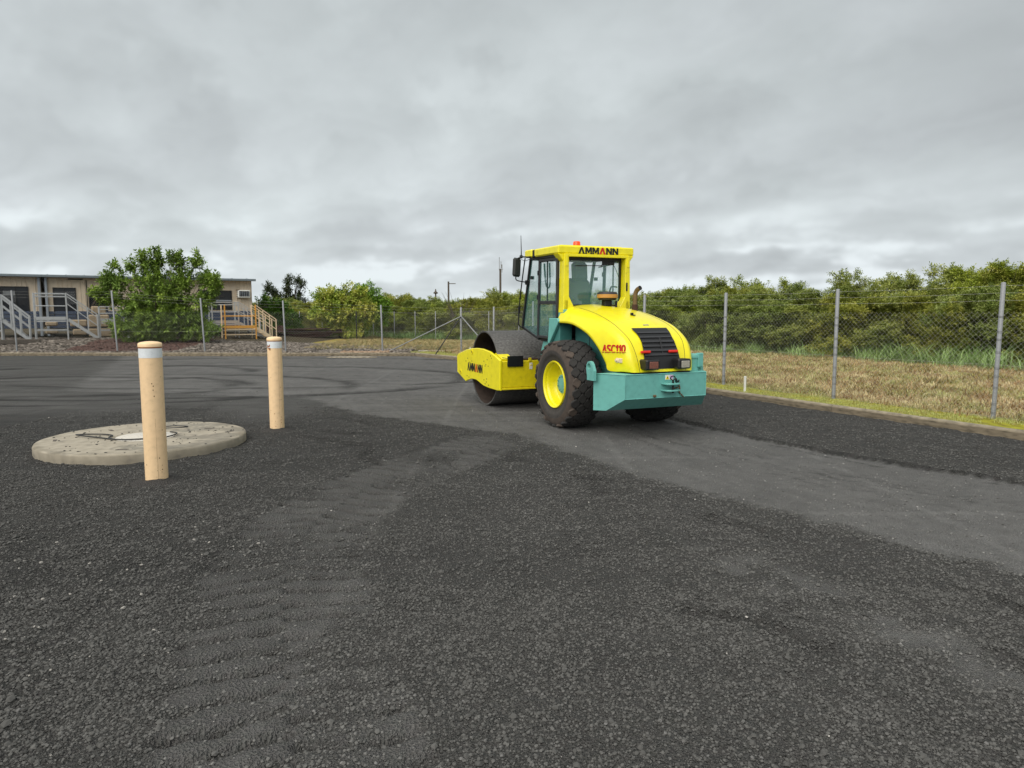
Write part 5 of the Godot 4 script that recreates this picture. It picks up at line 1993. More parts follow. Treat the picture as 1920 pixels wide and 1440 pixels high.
func build_trees() -> void:
	var g0 := Color(0.068, 0.128, 0.022)
	# the leafy tree in front of the long hut; masses as they stand, in metres from its foot
	var t := thing("leafy_tree", "bushy broad leaved green tree behind the back fence, in front of the long hut", "tree", Vector3(-16.25, 0.15, -32.6))
	var ms := [
		[Vector3(-0.1, 2.15, 0), Vector3(2.0, 1.25, 1.6), 330], [Vector3(-0.5, 0.95, 0.1), Vector3(1.8, 0.9, 1.5), 280], [Vector3(1.1, 1.0, 0.1), Vector3(1.3, 0.9, 1.2), 180],
		[Vector3(-1.75, 3.0, 0.2), Vector3(0.62, 0.55, 0.6), 50], [Vector3(-1.95, 2.25, 0.1), Vector3(0.6, 0.4, 0.6), 32], [Vector3(-2.6, 2.4, 0.2), Vector3(0.40, 0.25, 0.35), 14],
		[Vector3(0.12, 4.05, 0), Vector3(0.36, 0.5, 0.36), 26], [Vector3(-0.42, 3.95, 0.1), Vector3(0.32, 0.42, 0.3), 20], [Vector3(-1.1, 3.72, -0.1), Vector3(0.34, 0.3, 0.3), 13], [Vector3(-1.75, 3.72, 0), Vector3(0.24, 0.2, 0.2), 8],
		[Vector3(-0.05, 3.3, 0), Vector3(0.75, 0.65, 0.7), 50], [Vector3(1.05, 3.85, 0.1), Vector3(0.42, 0.52, 0.4), 30], [Vector3(1.35, 3.1, 0), Vector3(0.6, 0.65, 0.6), 46], [Vector3(2.0, 3.9, 0), Vector3(0.32, 0.38, 0.3), 20],
		[Vector3(2.45, 3.0, 0.1), Vector3(0.55, 0.4, 0.5), 40], [Vector3(2.8, 2.62, 0.1), Vector3(0.34, 0.26, 0.3), 16], [Vector3(2.2, 2.1, 0.2), Vector3(0.55, 0.4, 0.6), 34], [Vector3(2.4, 0.75, 0.2), Vector3(0.6, 0.4, 0.6), 44], [Vector3(1.9, 1.3, 0.3), Vector3(0.5, 0.4, 0.5), 24],
	]
	limbs(3, Vector3(0, 0, 0), ms, 0.07, M.bark, t, 0.12)
	var lv := crown(11, ms, 38, 0.20, 0.15, 0.032, 0.25, [Color(0.10, 0.16, 0.042), Color(0.16, 0.24, 0.053), Color(0.24, 0.34, 0.065), Color(0.40, 0.51, 0.10)], 0.25)
	piece("crown", lv[0], M.leaf_green, t)
	piece("twigs", lv[1], M.bark, t)
	# yellow flowering tree
	t = thing("flowering_tree", "rounded tree with yellow green flower heads right of the heap of rusty steel", "tree", Vector3(-10.0, 0.0, -41.6))
	ms = [[Vector3(0.0, 1.75, 0), Vector3(2.05, 1.15, 1.6), 460], [Vector3(-0.7, 2.45, 0.1), Vector3(1.15, 0.75, 1.1), 170], [Vector3(0.75, 2.65, 0), Vector3(1.05, 0.8, 1.0), 170], [Vector3(1.45, 1.7, 0.1), Vector3(0.85, 0.9, 0.9), 120], [Vector3(-0.5, 0.75, 0.3), Vector3(0.85, 0.55, 0.8), 80], [Vector3(0.7, 0.55, 0.4), Vector3(0.6, 0.42, 0.6), 60]]
	limbs(4, Vector3(-0.2, 0, 0), ms, 0.10, M.bark_dark, t, 0.3)
	lv = crown(12, ms, 26, 0.2, 0.15, 0.038, 0.3, [Color(0.12, 0.20, 0.035), Color(0.22, 0.32, 0.055), Color(0.38, 0.43, 0.085), Color(0.60, 0.58, 0.16), Color(0.70, 0.64, 0.24)], 0.0)
	piece("crown", lv[0], M.leaf_green, t)
	# greener tree close behind it
	t = thing("leafy_tree", "fresh green tree rising behind the right of the yellow flowering tree", "tree", Vector3(-9.3, -0.1, -44.6))
	ms = [[Vector3(0.2, 2.75, 0), Vector3(1.05, 0.95, 0.9), 170], [Vector3(0.95, 2.1, 0), Vector3(1.0, 0.9, 0.9), 150], [Vector3(-1.9, 2.1, 0), Vector3(1.2, 0.8, 0.9), 130], [Vector3(0.2, 1.2, 0), Vector3(1.6, 0.9, 1.0), 120]]
	limbs(5, Vector3(0, 0, 0), ms, 0.09, M.bark_dark, t, 0.3)
	lv = crown(13, ms, 26, 0.2, 0.14, 0.034, 0.2, [Color(0.12, 0.22, 0.03), Color(0.18, 0.31, 0.045), Color(0.26, 0.40, 0.07)], 0.0)
	piece("crown", lv[0], M.leaf_green, t)
	# dark airy tree far back
	t = thing("dark_tree", "tall dark airy tree standing alone against the sky left of the flowering tree", "tree", Vector3(-19.9, -0.2, -63.0))
	ms = []
	var rng := RandomNumberGenerator.new()
	rng.seed = 8
	for k in 34:
		var y := rng.randf_range(1.9, 4.9)
		var wide := 1.75 * sqrt(maxf(0.05, 1.0 - pow((y - 3.3) / 1.9, 2.0)))
		ms.append([Vector3(rng.randf_range(-1, 1) * wide, y, rng.randf_range(-0.8, 0.8)), Vector3(0.42, 0.32, 0.4), 15])
	limbs(6, Vector3(0, 0, 0), ms, 0.12, M.bark_dark, t, 0.35)
	lv = crown(14, ms, 16, 0.22, 0.24, 0.04, 0.3, [Color(0.036, 0.051, 0.027), Color(0.060, 0.078, 0.037), Color(0.083, 0.098, 0.048)], 0.0)
	piece("crown", lv[0], M.leaf_green, t)
	# a dark shrub at the hut's corner
	t = thing("leafy_bush", "dark green bush at the right hand corner of the long hut", "bush", Vector3(-13.9, 0.1, -41.6))
	ms = [[Vector3(0, 1.2, 0), Vector3(1.1, 1.1, 0.9), 150], [Vector3(-0.5, 1.95, 0), Vector3(0.75, 0.6, 0.6), 60], [Vector3(0.35, 1.9, 0), Vector3(0.6, 0.5, 0.6), 46], [Vector3(0.95, 1.0, 0), Vector3(0.7, 0.8, 0.8), 80]]
	limbs(9, Vector3(0, 0, 0), ms, 0.07, M.bark_dark, t, 0.2)
	lv = crown(16, ms, 26, 0.19, 0.14, 0.036, 0.2, [Color(0.045, 0.090, 0.018), Color(0.075, 0.150, 0.025), Color(0.105, 0.195, 0.030)], 0.0)
	piece("crown", lv[0], M.leaf_green, t)
	build_scrub()


# a few kinds of shrub 1 m wide and 1 m high in outline, shared by all the scrub
func scrub_kind(seed_: int, airy: float) -> Array:
	var rng := RandomNumberGenerator.new()
	rng.seed = seed_
	var ms := []
	var n := 15
	for k in n:
		var y := rng.randf_range(0.4, 3.05)
		var wide := 1.5 * sqrt(maxf(0.12, 1.0 - pow((y - 1.6) / 2.1, 2.0)))
		var a := rng.randf() * TAU
		var r := rng.randf_range(0.42, 0.72) * (1.0 - 0.18 * y / 3.2)
		ms.append([Vector3(cos(a) * wide * sqrt(rng.randf()), y, sin(a) * wide * sqrt(rng.randf())), Vector3(r, r * rng.randf_range(0.8, 1.1), r), int(66 * (1.0 - airy))])
	# lighter sprouts at the top
	for k in 4:
		var r := rng.randf_range(0.22, 0.36)
		ms.append([Vector3(rng.randf_range(-0.9, 0.9), rng.randf_range(3.0, 3.4), rng.randf_range(-0.8, 0.8)), Vector3(r, r * 1.1, r), int(24 * (1.0 - airy * 0.5))])
	if airy < 0.4:
		ms.append([Vector3(0, 1.35, 0), Vector3(1.45, 1.4, 1.3), 300])
		ms.append([Vector3(0, 2.4, 0), Vector3(1.0, 0.75, 1.0), 120])
	var lv := crown(seed_ + 50, ms, 44, 0.17, 0.075, 0.0155, 0.05, [Color(0.145, 0.19, 0.052), Color(0.245, 0.285, 0.075), Color(0.36, 0.385, 0.115), Color(0.52, 0.52, 0.20)], 0.0)
	return [lv[0], ms]


func skyline(px: float) -> float:
	# how high the scrub stands, in degrees above eye level, by direction
	var pts := [[-27.0, 0.9], [-20.0, 0.9], [-13.0, 1.0], [-10.5, 1.5], [-7.0, 1.15], [-3.0, 1.25], [-1.5, 1.75], [1.0, 1.8], [8.0, 1.55], [11.5, 2.0], [13.0, 1.75], [16.0, 2.3], [18.0, 2.75], [20.0, 2.1], [23.0, 1.95], [25.5, 2.75], [28.5, 2.4], [30.5, 3.35], [33.0, 3.5], [35.5, 3.75], [37.0, 3.2], [42.0, 3.2]]
	for i in pts.size() - 1:
		if px <= pts[i + 1][0]:
			return lerpf(pts[i][1], pts[i + 1][1], clampf((px - pts[i][0]) / (pts[i + 1][0] - pts[i][0]), 0, 1))
	return 3.0


func build_scrub() -> void:
	var kinds := []
	for k in 6:
		kinds.append(scrub_kind(100 + k * 7, 0.0 if k < 4 else 0.62))
	var trunks := []
	for k in 6:
		var holder := Node3D.new()
		limbs(30 + k, Vector3.ZERO, kinds[k][1].slice(0, 9), 0.055, M.bark, holder, 0.15)
		trunks.append(holder.get_child(0).mesh)
		holder.free()
	var path := [Vector2(19.5, 13.5), Vector2(17.4, 17.5), Vector2(15.9, 20.8), Vector2(14.4, 24.2), Vector2(12.2, 27.2), Vector2(9.2, 30.2), Vector2(6.6, 34.0), Vector2(3.6, 39.0), Vector2(0.0, 43.6), Vector2(-5.0, 47.6), Vector2(-11.0, 50.6), Vector2(-17.5, 52.6), Vector2(-25.0, 53.5)]
	var rng := RandomNumberGenerator.new()
	rng.seed = 19
	var tints := ["leaf_green", "leaf_olive", "leaf_bright", "leaf_grey", "leaf_green", "leaf_olive"]
	var words := {"leaf_green": "green", "leaf_olive": "olive", "leaf_bright": "bright green", "leaf_grey": "grey green", "leaf_dark": "dark green"}
	var order := ["first", "second", "third", "fourth", "fifth", "sixth", "seventh", "eighth", "ninth", "tenth", "eleventh", "twelfth", "thirteenth", "fourteenth", "fifteenth", "sixteenth", "seventeenth", "eighteenth", "nineteenth", "twentieth", "twenty-first", "twenty-second", "twenty-third", "twenty-fourth", "twenty-fifth", "twenty-sixth", "twenty-seventh", "twenty-eighth", "twenty-ninth", "thirtieth", "thirty-first", "thirty-second", "thirty-third", "thirty-fourth", "thirty-fifth", "thirty-sixth", "thirty-seventh", "thirty-eighth", "thirty-ninth", "fortieth"]
	for row in 3:
		var total := 0.0
		for i in path.size() - 1:
			total += path[i].distance_to(path[i + 1])
		var s := 0.6 + row * 0.9
		var count := 0
		while s < total:
			var left := s
			var at: Vector2 = path[-1]
			var e := Vector2(0, 1)
			for i in path.size() - 1:
				var l: float = path[i].distance_to(path[i + 1])
				if left <= l:
					at = path[i].lerp(path[i + 1], left / l)
					e = (path[i + 1] - path[i]).normalized()
					break
				left -= l
			if rad_to_deg(atan2(at.x, at.y)) > 40.0:
				s += 0.5
				continue
			var out := Vector2(e.y, -e.x)
			at += out * (row * 1.7 + rng.randf_range(-0.35, 0.5))
			var dist := at.length()
			var dir := rad_to_deg(atan2(at.x, at.y))
			var high := EYE + tan(deg_to_rad(skyline(dir) + rng.randf_range(-0.28, 0.12))) * dist
			high *= [0.80, 0.98, 1.0][row] * rng.randf_range(0.9, 1.03)
			var wide: float = rng.randf_range(1.05, 1.4) * [0.9, 1.0, 1.1][row]
			var kind := rng.randi_range(0, 3)
			if row > 0 and rng.randf() < 0.25:
				kind = rng.randi_range(4, 5)
				high *= 1.06
			var tint: String = tints[rng.randi_range(0, 5)]
			var word: String = words[tint]
			var label := "%s fine leaved shrub, %s from the right in the %s row behind the field" % [word, order[mini(count, 39)], ["front", "middle", "back"][row]]
			if kind > 3:
				label = "%s airy sapling, %s from the right in the %s row behind the field" % [word, order[mini(count, 39)], ["front", "middle", "back"][row]]
			var o := thing("shrub", label, "shrub", Vector3(at.x, -0.05, -at.y), rng.randf() * 360.0, "scrub behind the mown field")
			var trunk := piece("trunk", trunks[kind], M.bark, o)
			var c := piece("crown", kinds[kind][0], M[tint], o)
			var sc := Vector3(wide, high / 3.6, wide)
			c.scale = sc
			trunk.scale = sc
			s += rng.randf_range(1.25, 1.75) * (1.0 if dist < 36.0 else 1.25)
			count += 1
	# bare twiggy bush in the back scrub
	var o := thing("bare_bush", "bare pale twiggy bush among the scrub left of the drum", "bush", Vector3(-3.35, -0.1, -45.6))
	var st := begin(true)
	rng.seed = 3
	for k in 46:
		var a := rng.randf_range(-0.8, 0.8)
		var b := rng.randf_range(-0.7, 0.7)
		var tip := Vector3(a * 1.3, rng.randf_range(1.4, 2.9), b * 1.2)
		tube(st, [Vector3(a * 0.1, 0, b * 0.1), tip * 0.5 + Vector3(-a * 0.15, 0.1, 0), tip, tip + Vector3(a * 0.2, 0.25, 0)], [0.018, 0.012, 0.006, 0.002], 4, false)
	piece("branches", done(st), M.timber, o)


# ---------------------------------------------------------------- loose stuff on the ground
func rock(seed_: int, flat: float) -> ArrayMesh:
	var rng := RandomNumberGenerator.new()
	rng.seed = seed_
	var g := (1.0 + sqrt(5.0)) / 2.0
	var v := []
	for q in [[-1, g, 0], [1, g, 0], [-1, -g, 0], [1, -g, 0], [0, -1, g], [0, 1, g], [0, -1, -g], [0, 1, -g], [g, 0, -1], [g, 0, 1], [-g, 0, -1], [-g, 0, 1]]:
		var p := Vector3(q[0], q[1], q[2]).normalized() * rng.randf_range(0.7, 1.15)
		v.append(Vector3(p.x * rng.randf_range(0.9, 1.15), p.y * flat, p.z))
	var st := begin()
	for f in [[0, 11, 5], [0, 5, 1], [0, 1, 7], [0, 7, 10], [0, 10, 11], [1, 5, 9], [5, 11, 4], [11, 10, 2], [10, 7, 6], [7, 1, 8], [3, 9, 4], [3, 4, 2], [3, 2, 6], [3, 6, 8], [3, 8, 9], [4, 9, 5], [2, 4, 11], [6, 2, 10], [8, 6, 7], [9, 8, 1]]:
		tri(st, v[f[0]], v[f[2]], v[f[1]])
	return done(st)


func scatter(called: String, mesh: Mesh, m: Material, buf: PackedFloat32Array, colors := true) -> MultiMeshInstance3D:
	var mm := MultiMesh.new()
	mm.transform_format = MultiMesh.TRANSFORM_3D
	mm.use_colors = colors
	mm.mesh = mesh
	mm.instance_count = buf.size() / (16 if colors else 12)
	mm.buffer = buf
	var o := MultiMeshInstance3D.new()
	o.name = numbered(called)
	o.multimesh = mm
	o.material_override = m
	o.set_meta("kind", "stuff")
	add_child(o)
	return o


func put_in(buf: PackedFloat32Array, b: Basis, p: Vector3, c: Color) -> void:
	buf.append_array(PackedFloat32Array([b.x.x, b.y.x, b.z.x, p.x, b.x.y, b.y.y, b.z.y, p.y, b.x.z, b.y.z, b.z.z, p.z, c.r, c.g, c.b, 1.0]))


func right_of_kerb(x: float, d: float) -> bool:
	for i in kerb_right.size() - 1:
		var a: Vector2 = kerb_right[i]
		var b: Vector2 = kerb_right[i + 1]
		if d >= a.y and d < b.y:
			return x > lerpf(a.x, b.x, (d - a.y) / (b.y - a.y)) - 0.04
	return d > KERB_BACK


func build_stones() -> void:
	var rng := RandomNumberGenerator.new()
	rng.seed = 77
	var bufs := [PackedFloat32Array(), PackedFloat32Array(), PackedFloat32Array()]
	# [from, to, how many, smallest, largest]
	for z in [[2.3, 4.6, 230000, 0.0022, 0.0105], [4.6, 8.0, 230000, 0.0032, 0.0115], [8.0, 13.0, 140000, 0.005, 0.014], [13.0, 20.0, 36000, 0.009, 0.019]]:
		for n in int(z[2]):
			var d: float = sqrt(rng.randf_range(z[0] * z[0], z[1] * z[1]))
			var x := rng.randf_range(-0.84, 0.84) * d
			var size: float = z[1]
			size = z[3] + (z[4] - z[3]) * pow(rng.randf(), 4.0)
			var keep := rng.randf()
			var turn := rng.randf() * TAU
			var lean := rng.randf_range(-0.5, 0.5)
			var shade := rng.randf()
			if x < -8.0 or right_of_kerb(x, d):
				continue
			if shade > 0.5 and shade < 0.5035 and d < 9.0:
				size = z[4] * (1.1 + 200.0 * (shade - 0.5))
			var a := yard_at(x, d)
			var fines := clampf(0.5 + noise_a.get_noise_2d(x * 0.9 + 70.0, d * 0.9) * 1.5 + noise_a.get_noise_2d(x * 3.0, d * 3.0 + 30.0) * 0.8, 0.0, 1.0)
			if keep < minf(a[1] * 1.25, 0.955) or keep < fines * 0.45:
				continue
			if Vector2(x + 5.05, d - 9.65).length() < 1.3:
				continue
			if a[3] > 0.3 and keep > 0.9:
				size *= 1.45
			var clump := noise_b.get_noise_2d(x * 1.3 + 4.0, d * 1.3)
			if clump < -0.25 and keep < 0.6:
				size *= 0.7
			var b := Basis(Vector3.UP, turn) * Basis(Vector3.RIGHT, lean) * Basis.from_scale(Vector3(size, size, size))
			var t: float = lerpf(0.042, 0.120, shade) * (0.8 + 0.2 * a[2]) * (1.0 + 0.8 * a[4])
			var c := Color(t, t * 0.985, t * 0.93)
			if shade > 0.985:
				c = Color(t * 1.18, t * 1.16, t * 1.12)
			if keep > 0.996 and a[3] > 0.2:
				c = Color(0.30, 0.285, 0.26)
			elif keep > 0.9998:
				c = Color(0.42, 0.40, 0.37)
			put_in(bufs[n % 3], b, Vector3(x, a[0] + size * 0.25, -d), c)
	for k in 3:
		scatter("gravel_stones", rock(31 + k, 0.72), M.pebble, bufs[k])
	# stones and bark in the bed behind the back kerb
	var mul := PackedFloat32Array()
	for n in 20000:
		var t := 0.2 + 5.4 * pow(rng.randf(), 0.8)
		var x := rng.randf_range(-25.0, -4.2)
		var p := Vector2(x, KERB_BACK + t)
		var size := rng.randf_range(0.025, 0.085)
		var b := Basis(Vector3.UP, rng.randf() * TAU) * Basis(Vector3.RIGHT, rng.randf_range(-0.6, 0.6)) * Basis.from_scale(Vector3(size * 1.2, size, size))
		var s := rng.randf()
		var c := Color(0.075, 0.062, 0.052).lerp(Color(0.27, 0.235, 0.20), s * s)
		if p.x > -18.8 and p.x < -14.0 and t > 0.8:
			c = Color(0.06, 0.035, 0.03).lerp(Color(0.12, 0.07, 0.058), s)
		elif p.x > -7.0 and p.x < -5.0 and t < 1.2:
			c = Color(0.25, 0.17, 0.11).lerp(Color(0.36, 0.26, 0.18), s)
		put_in(mul, b, Vector3(p.x, land_height(p, t) + size * 0.2, -p.y), c)
	scatter("mulch_stones", rock(40, 0.6), M.pebble, mul)
	# crumbs of gravel thrown on the concrete lid
	var lid := PackedFloat32Array()
	for n in 280:
		var r := sqrt(rng.randf()) * 1.26
		var an := rng.randf() * TAU
		if noise_b.get_noise_2d(cos(an) * r * 1.6, sin(an) * r * 1.6) < -0.05:
			continue
		var size := rng.randf_range(0.004, 0.016)
		var b := Basis(Vector3.UP, rng.randf() * TAU) * Basis.from_scale(Vector3(size * 1.3, size * 0.8, size))
		put_in(lid, b, Vector3(-5.05 + cos(an) * r, 0.117 + size * 0.3, -9.65 + sin(an) * r), Color(0.05, 0.05, 0.048))
	scatter("gravel_crumbs", rock(44, 0.6), M.pebble, lid)


# a tuft of blades: n blades of some length, spread and lean, in two or three joints
func tuft(seed_: int, n: int, length: float, width: float, spread: float, lean: float, joints: int, a: Color, b: Color) -> ArrayMesh:
	var rng := RandomNumberGenerator.new()
	rng.seed = seed_
	var st := begin()
	for k in n:
		var turn := rng.randf() * TAU
		var dir := Vector3(cos(turn), 0, sin(turn))
		var across := Vector3(-dir.z, 0, dir.x)
		var p := Vector3(rng.randf_range(-1, 1), 0, rng.randf_range(-1, 1)) * spread
		var l := length * rng.randf_range(0.55, 1.1)
		var ang := rng.randf_range(0.05, lean * 0.6)
		var c := a.lerp(b, rng.randf())
		var w := width * rng.randf_range(0.7, 1.2)
		for j in joints:
			var q := p + (Vector3.UP * cos(ang) + dir * sin(ang)) * (l / joints)
			var w0 := w * (1.0 - float(j) / joints)
			var w1 := w * (1.0 - float(j + 1) / joints)
			st.set_color(c)
			if j == joints - 1:
				tri(st, p - across * w0, p + across * w0, q)
			else:
				quad(st, p - across * w0, p + across * w0, q + across * w1, q - across * w1)
			p = q
			ang += lean * rng.randf_range(0.5, 1.2) / joints
	return done(st)


func build_grass() -> void:
	var rng := RandomNumberGenerator.new()
	rng.seed = 5
	var m := StandardMaterial3D.new()
	m.vertex_color_use_as_albedo = true
	m.roughness = 0.75
	m.metallic_specular = 0.3
	m.backlight_enabled = true
	m.backlight = Color(0.2, 0.22, 0.09)
	m.cull_mode = BaseMaterial3D.CULL_DISABLED
	var out := Vector2(0.877, 0.48).normalized()
	# mown stalks lying over the field
	var dry := PackedFloat32Array()
	var hay := PackedFloat32Array()
	for n in 46000:
		var s := rng.randf_range(6.5, 29.0)
		var t := 1.0 + 12.5 * rng.randf()
		var base := along_kerb(s)
		var p := base + out * t
		var rand := rng.randf()
		var g := noise_b.get_noise_2d(p.x * 0.5, p.y * 0.5)
		var h := noise_a.get_noise_2d(p.x * 1.4 + 40, p.y * 1.4)
		var size := rng.randf_range(0.7, 1.35) * (1.0 + maxf(h, 0.0) * 1.6)
		var c := Color(0.46, 0.38, 0.20).lerp(Color(0.74, 0.66, 0.40), rng.randf())
		if g > -0.1 and rand < 0.66:
			c = Color(0.30, 0.33, 0.11).lerp(Color(0.50, 0.50, 0.22), rng.randf())
		if h > 0.26:
			c = c * Color(0.62, 0.50, 0.45)
		elif h < -0.3:
			c = Color(0.30, 0.20, 0.11)
		var b := Basis(Vector3.UP, rng.randf() * TAU) * Basis.from_scale(Vector3(size, size * 0.8, size))
		put_in(dry if n % 2 else hay, b, Vector3(p.x, land_height(p, t) - 0.01, -p.y), c)
	# behind the back kerb, dry grass past the stones
	for n in 12000:
		var p := Vector2(rng.randf_range(-9.0, 3.0), rng.randf_range(30.5, 46.0))
		var size := rng.randf_range(0.9, 1.7)
		if right_of_kerb(p.x, p.y):
			var t := p.y - KERB_BACK
			var c := Color(0.33, 0.245, 0.125).lerp(Color(0.45, 0.38, 0.19), rng.randf())
			if rng.randf() < 0.3:
				c = Color(0.22, 0.23, 0.09)
			put_in(dry, Basis(Vector3.UP, rng.randf() * TAU) * Basis.from_scale(Vector3(size, size, size)), Vector3(p.x, land_height(p, t) - 0.01, -p.y), c)
	scatter("mown_grass", tuft(1, 7, 0.16, 0.006, 0.10, 1.9, 2, Color(0.8, 0.8, 0.8), Color(1.05, 1.0, 0.95)), m, dry)
	scatter("mown_hay", tuft(2, 8, 0.20, 0.006, 0.13, 2.6, 2, Color(0.75, 0.72, 0.7), Color(1.05, 1.0, 0.95)), m, hay)
	# the short green strip by the kerb
	var ver := PackedFloat32Array()
	for n in 15000:
		var s := rng.randf_range(3.0, 29.5)
		var t := 0.17 + rng.randf() * 0.95
		var p := along_kerb(s) + out * t
		var bare := noise_a.get_noise_2d(p.x * 0.9 + 3, p.y * 0.9)
		if p.y < 12.0 and bare > 0.0:
			continue
		var c := Color(0.34, 0.36, 0.11).lerp(Color(0.52, 0.52, 0.19), rng.randf())
		if rng.randf() < 0.2:
			c = Color(0.40, 0.32, 0.14)
		var size := rng.randf_range(0.6, 1.2)
		put_in(ver, Basis(Vector3.UP, rng.randf() * TAU) * Basis.from_scale(Vector3(size, size, size)), Vector3(p.x, land_height(p, t) - 0.005, -p.y), c)
	scatter("verge_grass", tuft(3, 7, 0.06, 0.004, 0.07, 1.2, 2, Color(0.8, 0.85, 0.8), Color(1.05, 1.05, 1.0)), m, ver)
	# tall green grass in front of the scrub
	var reeds := [PackedFloat32Array(), PackedFloat32Array()]
	for n in 360:
		var k := rng.randf()
		var p := Vector2(reed_line(k).x, reed_line(k).y)
		p += Vector2(rng.randf_range(-0.3, 1.3), rng.randf_range(-0.1, 0.6)) * (1.0 + 0.3 * rng.randf())
		var tall := 0.47 + 0.95 * noise_b.get_noise_2d(p.x * 0.75, p.y * 0.75) + 0.25 * rng.randf()
		if tall < 0.34:
			continue
		if absf(p.x - 13.4) < 1.3:
			tall += 0.3
		tall = clampf(tall, 0.3, 1.15)
		var b := Basis(Vector3.UP, rng.randf() * TAU) * Basis.from_scale(Vector3(tall, tall, tall))
		var v := rng.randf_range(0.75, 1.2)
		put_in(reeds[n % 2], b, Vector3(p.x, 0.06, -p.y), Color(v, v, v))
	for n in 220:
		var p := Vector2(rng.randf_range(-13.0, 3.0), 0)
		p.y = 45.4 - maxf(p.x + 4.0, 0.0) * 1.1 + rng.randf_range(-0.4, 1.4)
		var tall := rng.randf_range(0.5, 1.0)
		put_in(reeds[n % 2], Basis(Vector3.UP, rng.randf() * TAU) * Basis.from_scale(Vector3(tall * 1.2, tall, tall * 1.2)), Vector3(p.x, -0.1, -p.y), Color(0.8, 0.85, 0.85))
	for k in 2:
		scatter("tall_grass", tuft(8 + k, 40, 1.05, 0.013, 0.26, 1.7, 5, Color(0.17, 0.27, 0.085), Color(0.36, 0.48, 0.19)), m, reeds[k])


func reed_line(k: float) -> Vector2:
	var pts := [Vector2(16.6, 15.5), Vector2(14.4, 19.4), Vector2(12.9, 22.3), Vector2(11.9, 24.6), Vector2(9.9, 26.8), Vector2(7.2, 28.4), Vector2(5.0, 31.0), Vector2(2.5, 34.5), Vector2(0.5, 38.5)]
	var f := k * (pts.size() - 1)
	var i := mini(int(f), pts.size() - 2)
	return pts[i].lerp(pts[i + 1], f - i)


# the point of the right kerb at a distance ahead
func along_kerb(d: float) -> Vector2:
	for i in kerb_right.size() - 1:
		var a: Vector2 = kerb_right[i]
		var b: Vector2 = kerb_right[i + 1]
		if d <= b.y or i == kerb_right.size() - 2:
			return a.lerp(b, (d - a.y) / (b.y - a.y))
	return kerb_right[-1]


# ---------------------------------------------------------------- bollards, lid, odds and ends
func build_bollards() -> void:
	bollard(Vector3(-3.85, 0, -7.55), 1.51, 0.113, "nearest cream pipe bollard with a pale band, standing before the concrete lid", 1)
	bollard(Vector3(-3.62, 0, -10.82), 1.435, 0.107, "cream pipe bollard with a scratched side, standing right of the concrete lid", 2)


